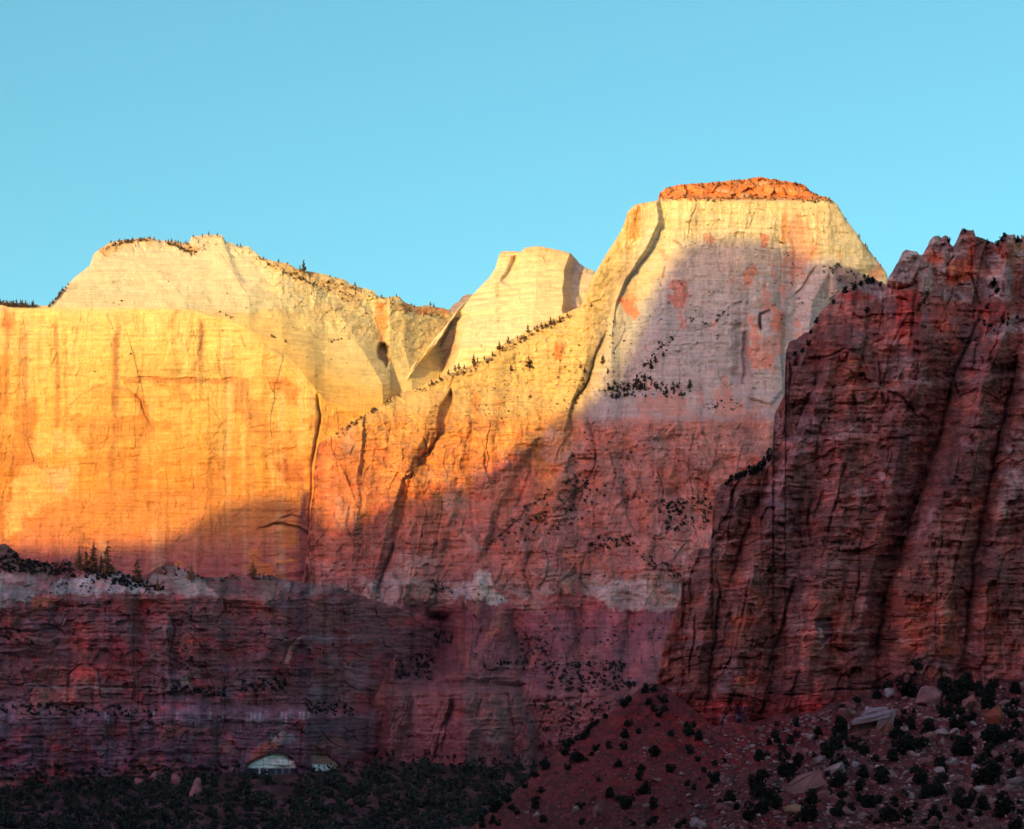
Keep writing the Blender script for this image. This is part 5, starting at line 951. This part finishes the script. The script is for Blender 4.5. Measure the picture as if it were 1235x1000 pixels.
# ================================================================== camera, light, sky
cam = bpy.data.cameras.new('camera'); co = link('camera', cam)
co.location = (0, 0, 0); co.rotation_euler = (math.radians(90), 0, 0)
cam.sensor_width = 36; cam.lens = F / 1235 * 36; cam.shift_x = 0; cam.shift_y = (CY - 500) / 1235
cam.clip_start = 1; cam.clip_end = 60000
scene.camera = co

KU = 2600.
def su(p):
    return p[0] * math.cos(SUN_AZ) - p[1] * math.sin(SUN_AZ), p[0] * math.sin(SUN_AZ) + p[1] * math.cos(SUN_AZ)
edge = [(m1, -150, 668), (m1, 0, 662), (m1, 100, 662), (m1, 190, 656), (m1, 222, 640), (m1, 240, 627), (m1, 272, 604), (m1, 330, 602), (m1, 365, 606),
        (m3, 400, 640), (m3, 424, 632), (m3, 444, 625), (m3, 478, 610), (m3, 520, 592), (m3, 590, 570), (m3, 630, 532), (m3, 660, 510), (m3, 690, 498), (m3, 712, 485), (m3, 735, 462), (m3, 755, 430), (m3, 770, 400), (m3, 782, 370), (m3, 795, 340),
        (m3, 815, 306), (m3, 840, 288), (m3, 870, 284), (m3, 900, 287), (m3, 950, 298), (m3, 1000, 318), (m3, 1035, 334), (m3, 1062, 350)]
ez = []
for r_, px, py in edge:
    p = r_.at(px, py); s_, u_ = su(p); ez.append((s_, p.z + math.tan(SUN_EL) * (u_ + KU), px))
print('EDGE', [(round(a), round(b), c) for a, b, c in ez])
ez.sort()
es = np.array([a[0] for a in ez]); eh = np.array([a[1] for a in ez])

# the mountains across the canyon, behind the camera: they throw the evening shade
sg = np.concatenate([np.arange(-9000, es[0], 120), np.arange(es[0], es[-1], 8), np.arange(es[-1], 5200, 80)])
hg = np.interp(sg, np.concatenate([[-9000, -5000, -3600], es, [-1000, 0, 1500, 3500, 5200]]), np.concatenate([[700, 900, 800], eh, [1150, 1050, 1250, 900, 600]]))
hg = hg + 10 * fbm(sg / 60, sg * 0, 4, 3)
prof = [(-1600, -.02), (-900, .45), (-350, .80), (-60, .97), (0, 1.0), (60, .96), (300, .62), (420, .55), (900, .18), (1150, -.02)]
V = []; C = []
for a, k in prof:
    for s_, h_ in zip(sg, hg):
        u_ = -KU + a + (70 * math.sin(s_ * .011 + a) if a else 0); z = h_ * k + (40 * math.sin(s_ * .017 + a * .01) if a else 0) - (10 if abs(a) > 1000 else 0)
        V.append((s_ * math.cos(SUN_AZ) + u_ * math.sin(SUN_AZ), -s_ * math.sin(SUN_AZ) + u_ * math.cos(SUN_AZ), z)); C.append((.34, .20, .16) if k < .8 else (.50, .42, .34))
n, m = len(prof), len(sg); idx = np.arange(n * m).reshape(n, m)
f = np.stack([idx[:-1, :-1], idx[:-1, 1:], idx[1:, 1:], idx[1:, :-1]], -1).reshape(-1, 4)
o = link('mountain', newmesh('mountain', V, f, M_far, np.array(C))); tagit(o, 'mountain wall across the canyon whose ridge throws the evening shade', 'mountain', None, 'structure')

# ground to the horizon
bm = bmesh.new(); bmesh.ops.create_grid(bm, x_segments=60, y_segments=60, size=12000)
for v in bm.verts: v.co.z = -14 + 3 * math.sin(v.co.x * .002) * math.cos(v.co.y * .0023)
me = bpy.data.meshes.new('ground'); bm.to_mesh(me); bm.free()
at = me.color_attributes.new('Col', 'FLOAT_COLOR', 'POINT')
for d_ in at.data: d_.color = (.20, .09, .06, 1)
me.materials.append(M_soil); o = link('ground', me); tagit(o, 'red canyon floor running out to the horizon', 'ground', None, 'structure')

if HAZE:
    bm = bmesh.new(); bmesh.ops.create_cube(bm, size=1)
    for v in bm.verts: v.co = Vector((v.co.x * 24100, v.co.y * 24100, -25 if v.co.z < 0 else 2150))
    me = bpy.data.meshes.new('haze'); bm.to_mesh(me); bm.free()
    mh = bpy.data.materials.new('haze'); mh.use_nodes = True; nh = mh.node_tree.nodes; nh.clear()
    ou = nh.new('ShaderNodeOutputMaterial'); pv = nh.new('ShaderNodeVolumePrincipled'); pv.inputs['Color'].default_value = HAZE_C + (1,); pv.inputs['Density'].default_value = HAZE; pv.inputs['Anisotropy'].default_value = 0
    mh.node_tree.links.new(pv.outputs[0], ou.inputs['Volume']); me.materials.append(mh); o = link('haze', me); tagit(o, 'thin blue evening air filling the canyon', 'haze', None, 'stuff')

sun = bpy.data.lights.new('sun', 'SUN'); so = link('sun', sun)
sun.energy = SUN_E; sun.angle = math.radians(.32); sun.color = SUN_C
L = Vector((math.sin(SUN_AZ) * math.cos(SUN_EL), math.cos(SUN_AZ) * math.cos(SUN_EL), -math.sin(SUN_EL)))
so.rotation_euler = L.to_track_quat('-Z', 'Y').to_euler()
w_ = bpy.data.worlds.new('World'); scene.world = w_; w_.use_nodes = True
nn_ = w_.node_tree.nodes; ll_ = w_.node_tree.links
sky = nn_.new('ShaderNodeTexSky'); sky.sky_type = 'NISHITA'; sky.sun_disc = False
sky.sun_elevation = SUN_EL; sky.sun_rotation = math.atan2(-L.x, -L.y) % (2 * math.pi); sky.altitude = 1300; sky.air_density = AIR; sky.dust_density = DUST; sky.ozone_density = OZ
bg = nn_['Background']; bg.inputs['Strength'].default_value = SKY_S
hs = nn_.new('ShaderNodeMix'); hs.data_type = 'RGBA'; hs.blend_type = 'MULTIPLY'; hs.inputs['Factor'].default_value = 1
# bluer sky, plus an added warm fill left of the sun that models shaded cliffs
tg = nn_.new('ShaderNodeTexCoord'); dp = nn_.new('ShaderNodeVectorMath'); dp.operation = 'DOT_PRODUCT'
dp.inputs[1].default_value = (-.80, -.58, .15)
ll_.new(tg.outputs['Generated'], dp.inputs[0])
mr_ = nn_.new('ShaderNodeMapRange'); mr_.interpolation_type = 'SMOOTHSTEP'; mr_.inputs['From Min'].default_value = -.05; mr_.inputs['From Max'].default_value = .95
ll_.new(dp.outputs['Value'], mr_.inputs['Value'])
tt_ = nn_.new('ShaderNodeMix'); tt_.data_type = 'RGBA'; tt_.inputs['A'].default_value = SKY_T + (1,); tt_.inputs['B'].default_value = SKY_W + (1,)
ll_.new(mr_.outputs[0], tt_.inputs['Factor']); ll_.new(tt_.outputs['Result'], hs.inputs['B'])
ll_.new(sky.outputs[0], hs.inputs['A']); ll_.new(hs.outputs['Result'], bg.inputs['Color'])

scene.view_settings.view_transform = 'Standard'; scene.view_settings.look = 'None'; scene.view_settings.gamma = 1
scene.view_settings.exposure = EXPO
scene.render.engine = 'CYCLES'
scene.cycles.use_denoising = True
scene.cycles.max_bounces = 5; scene.cycles.diffuse_bounces = 3
scene.render.resolution_x = 1024; scene.render.resolution_y = 829
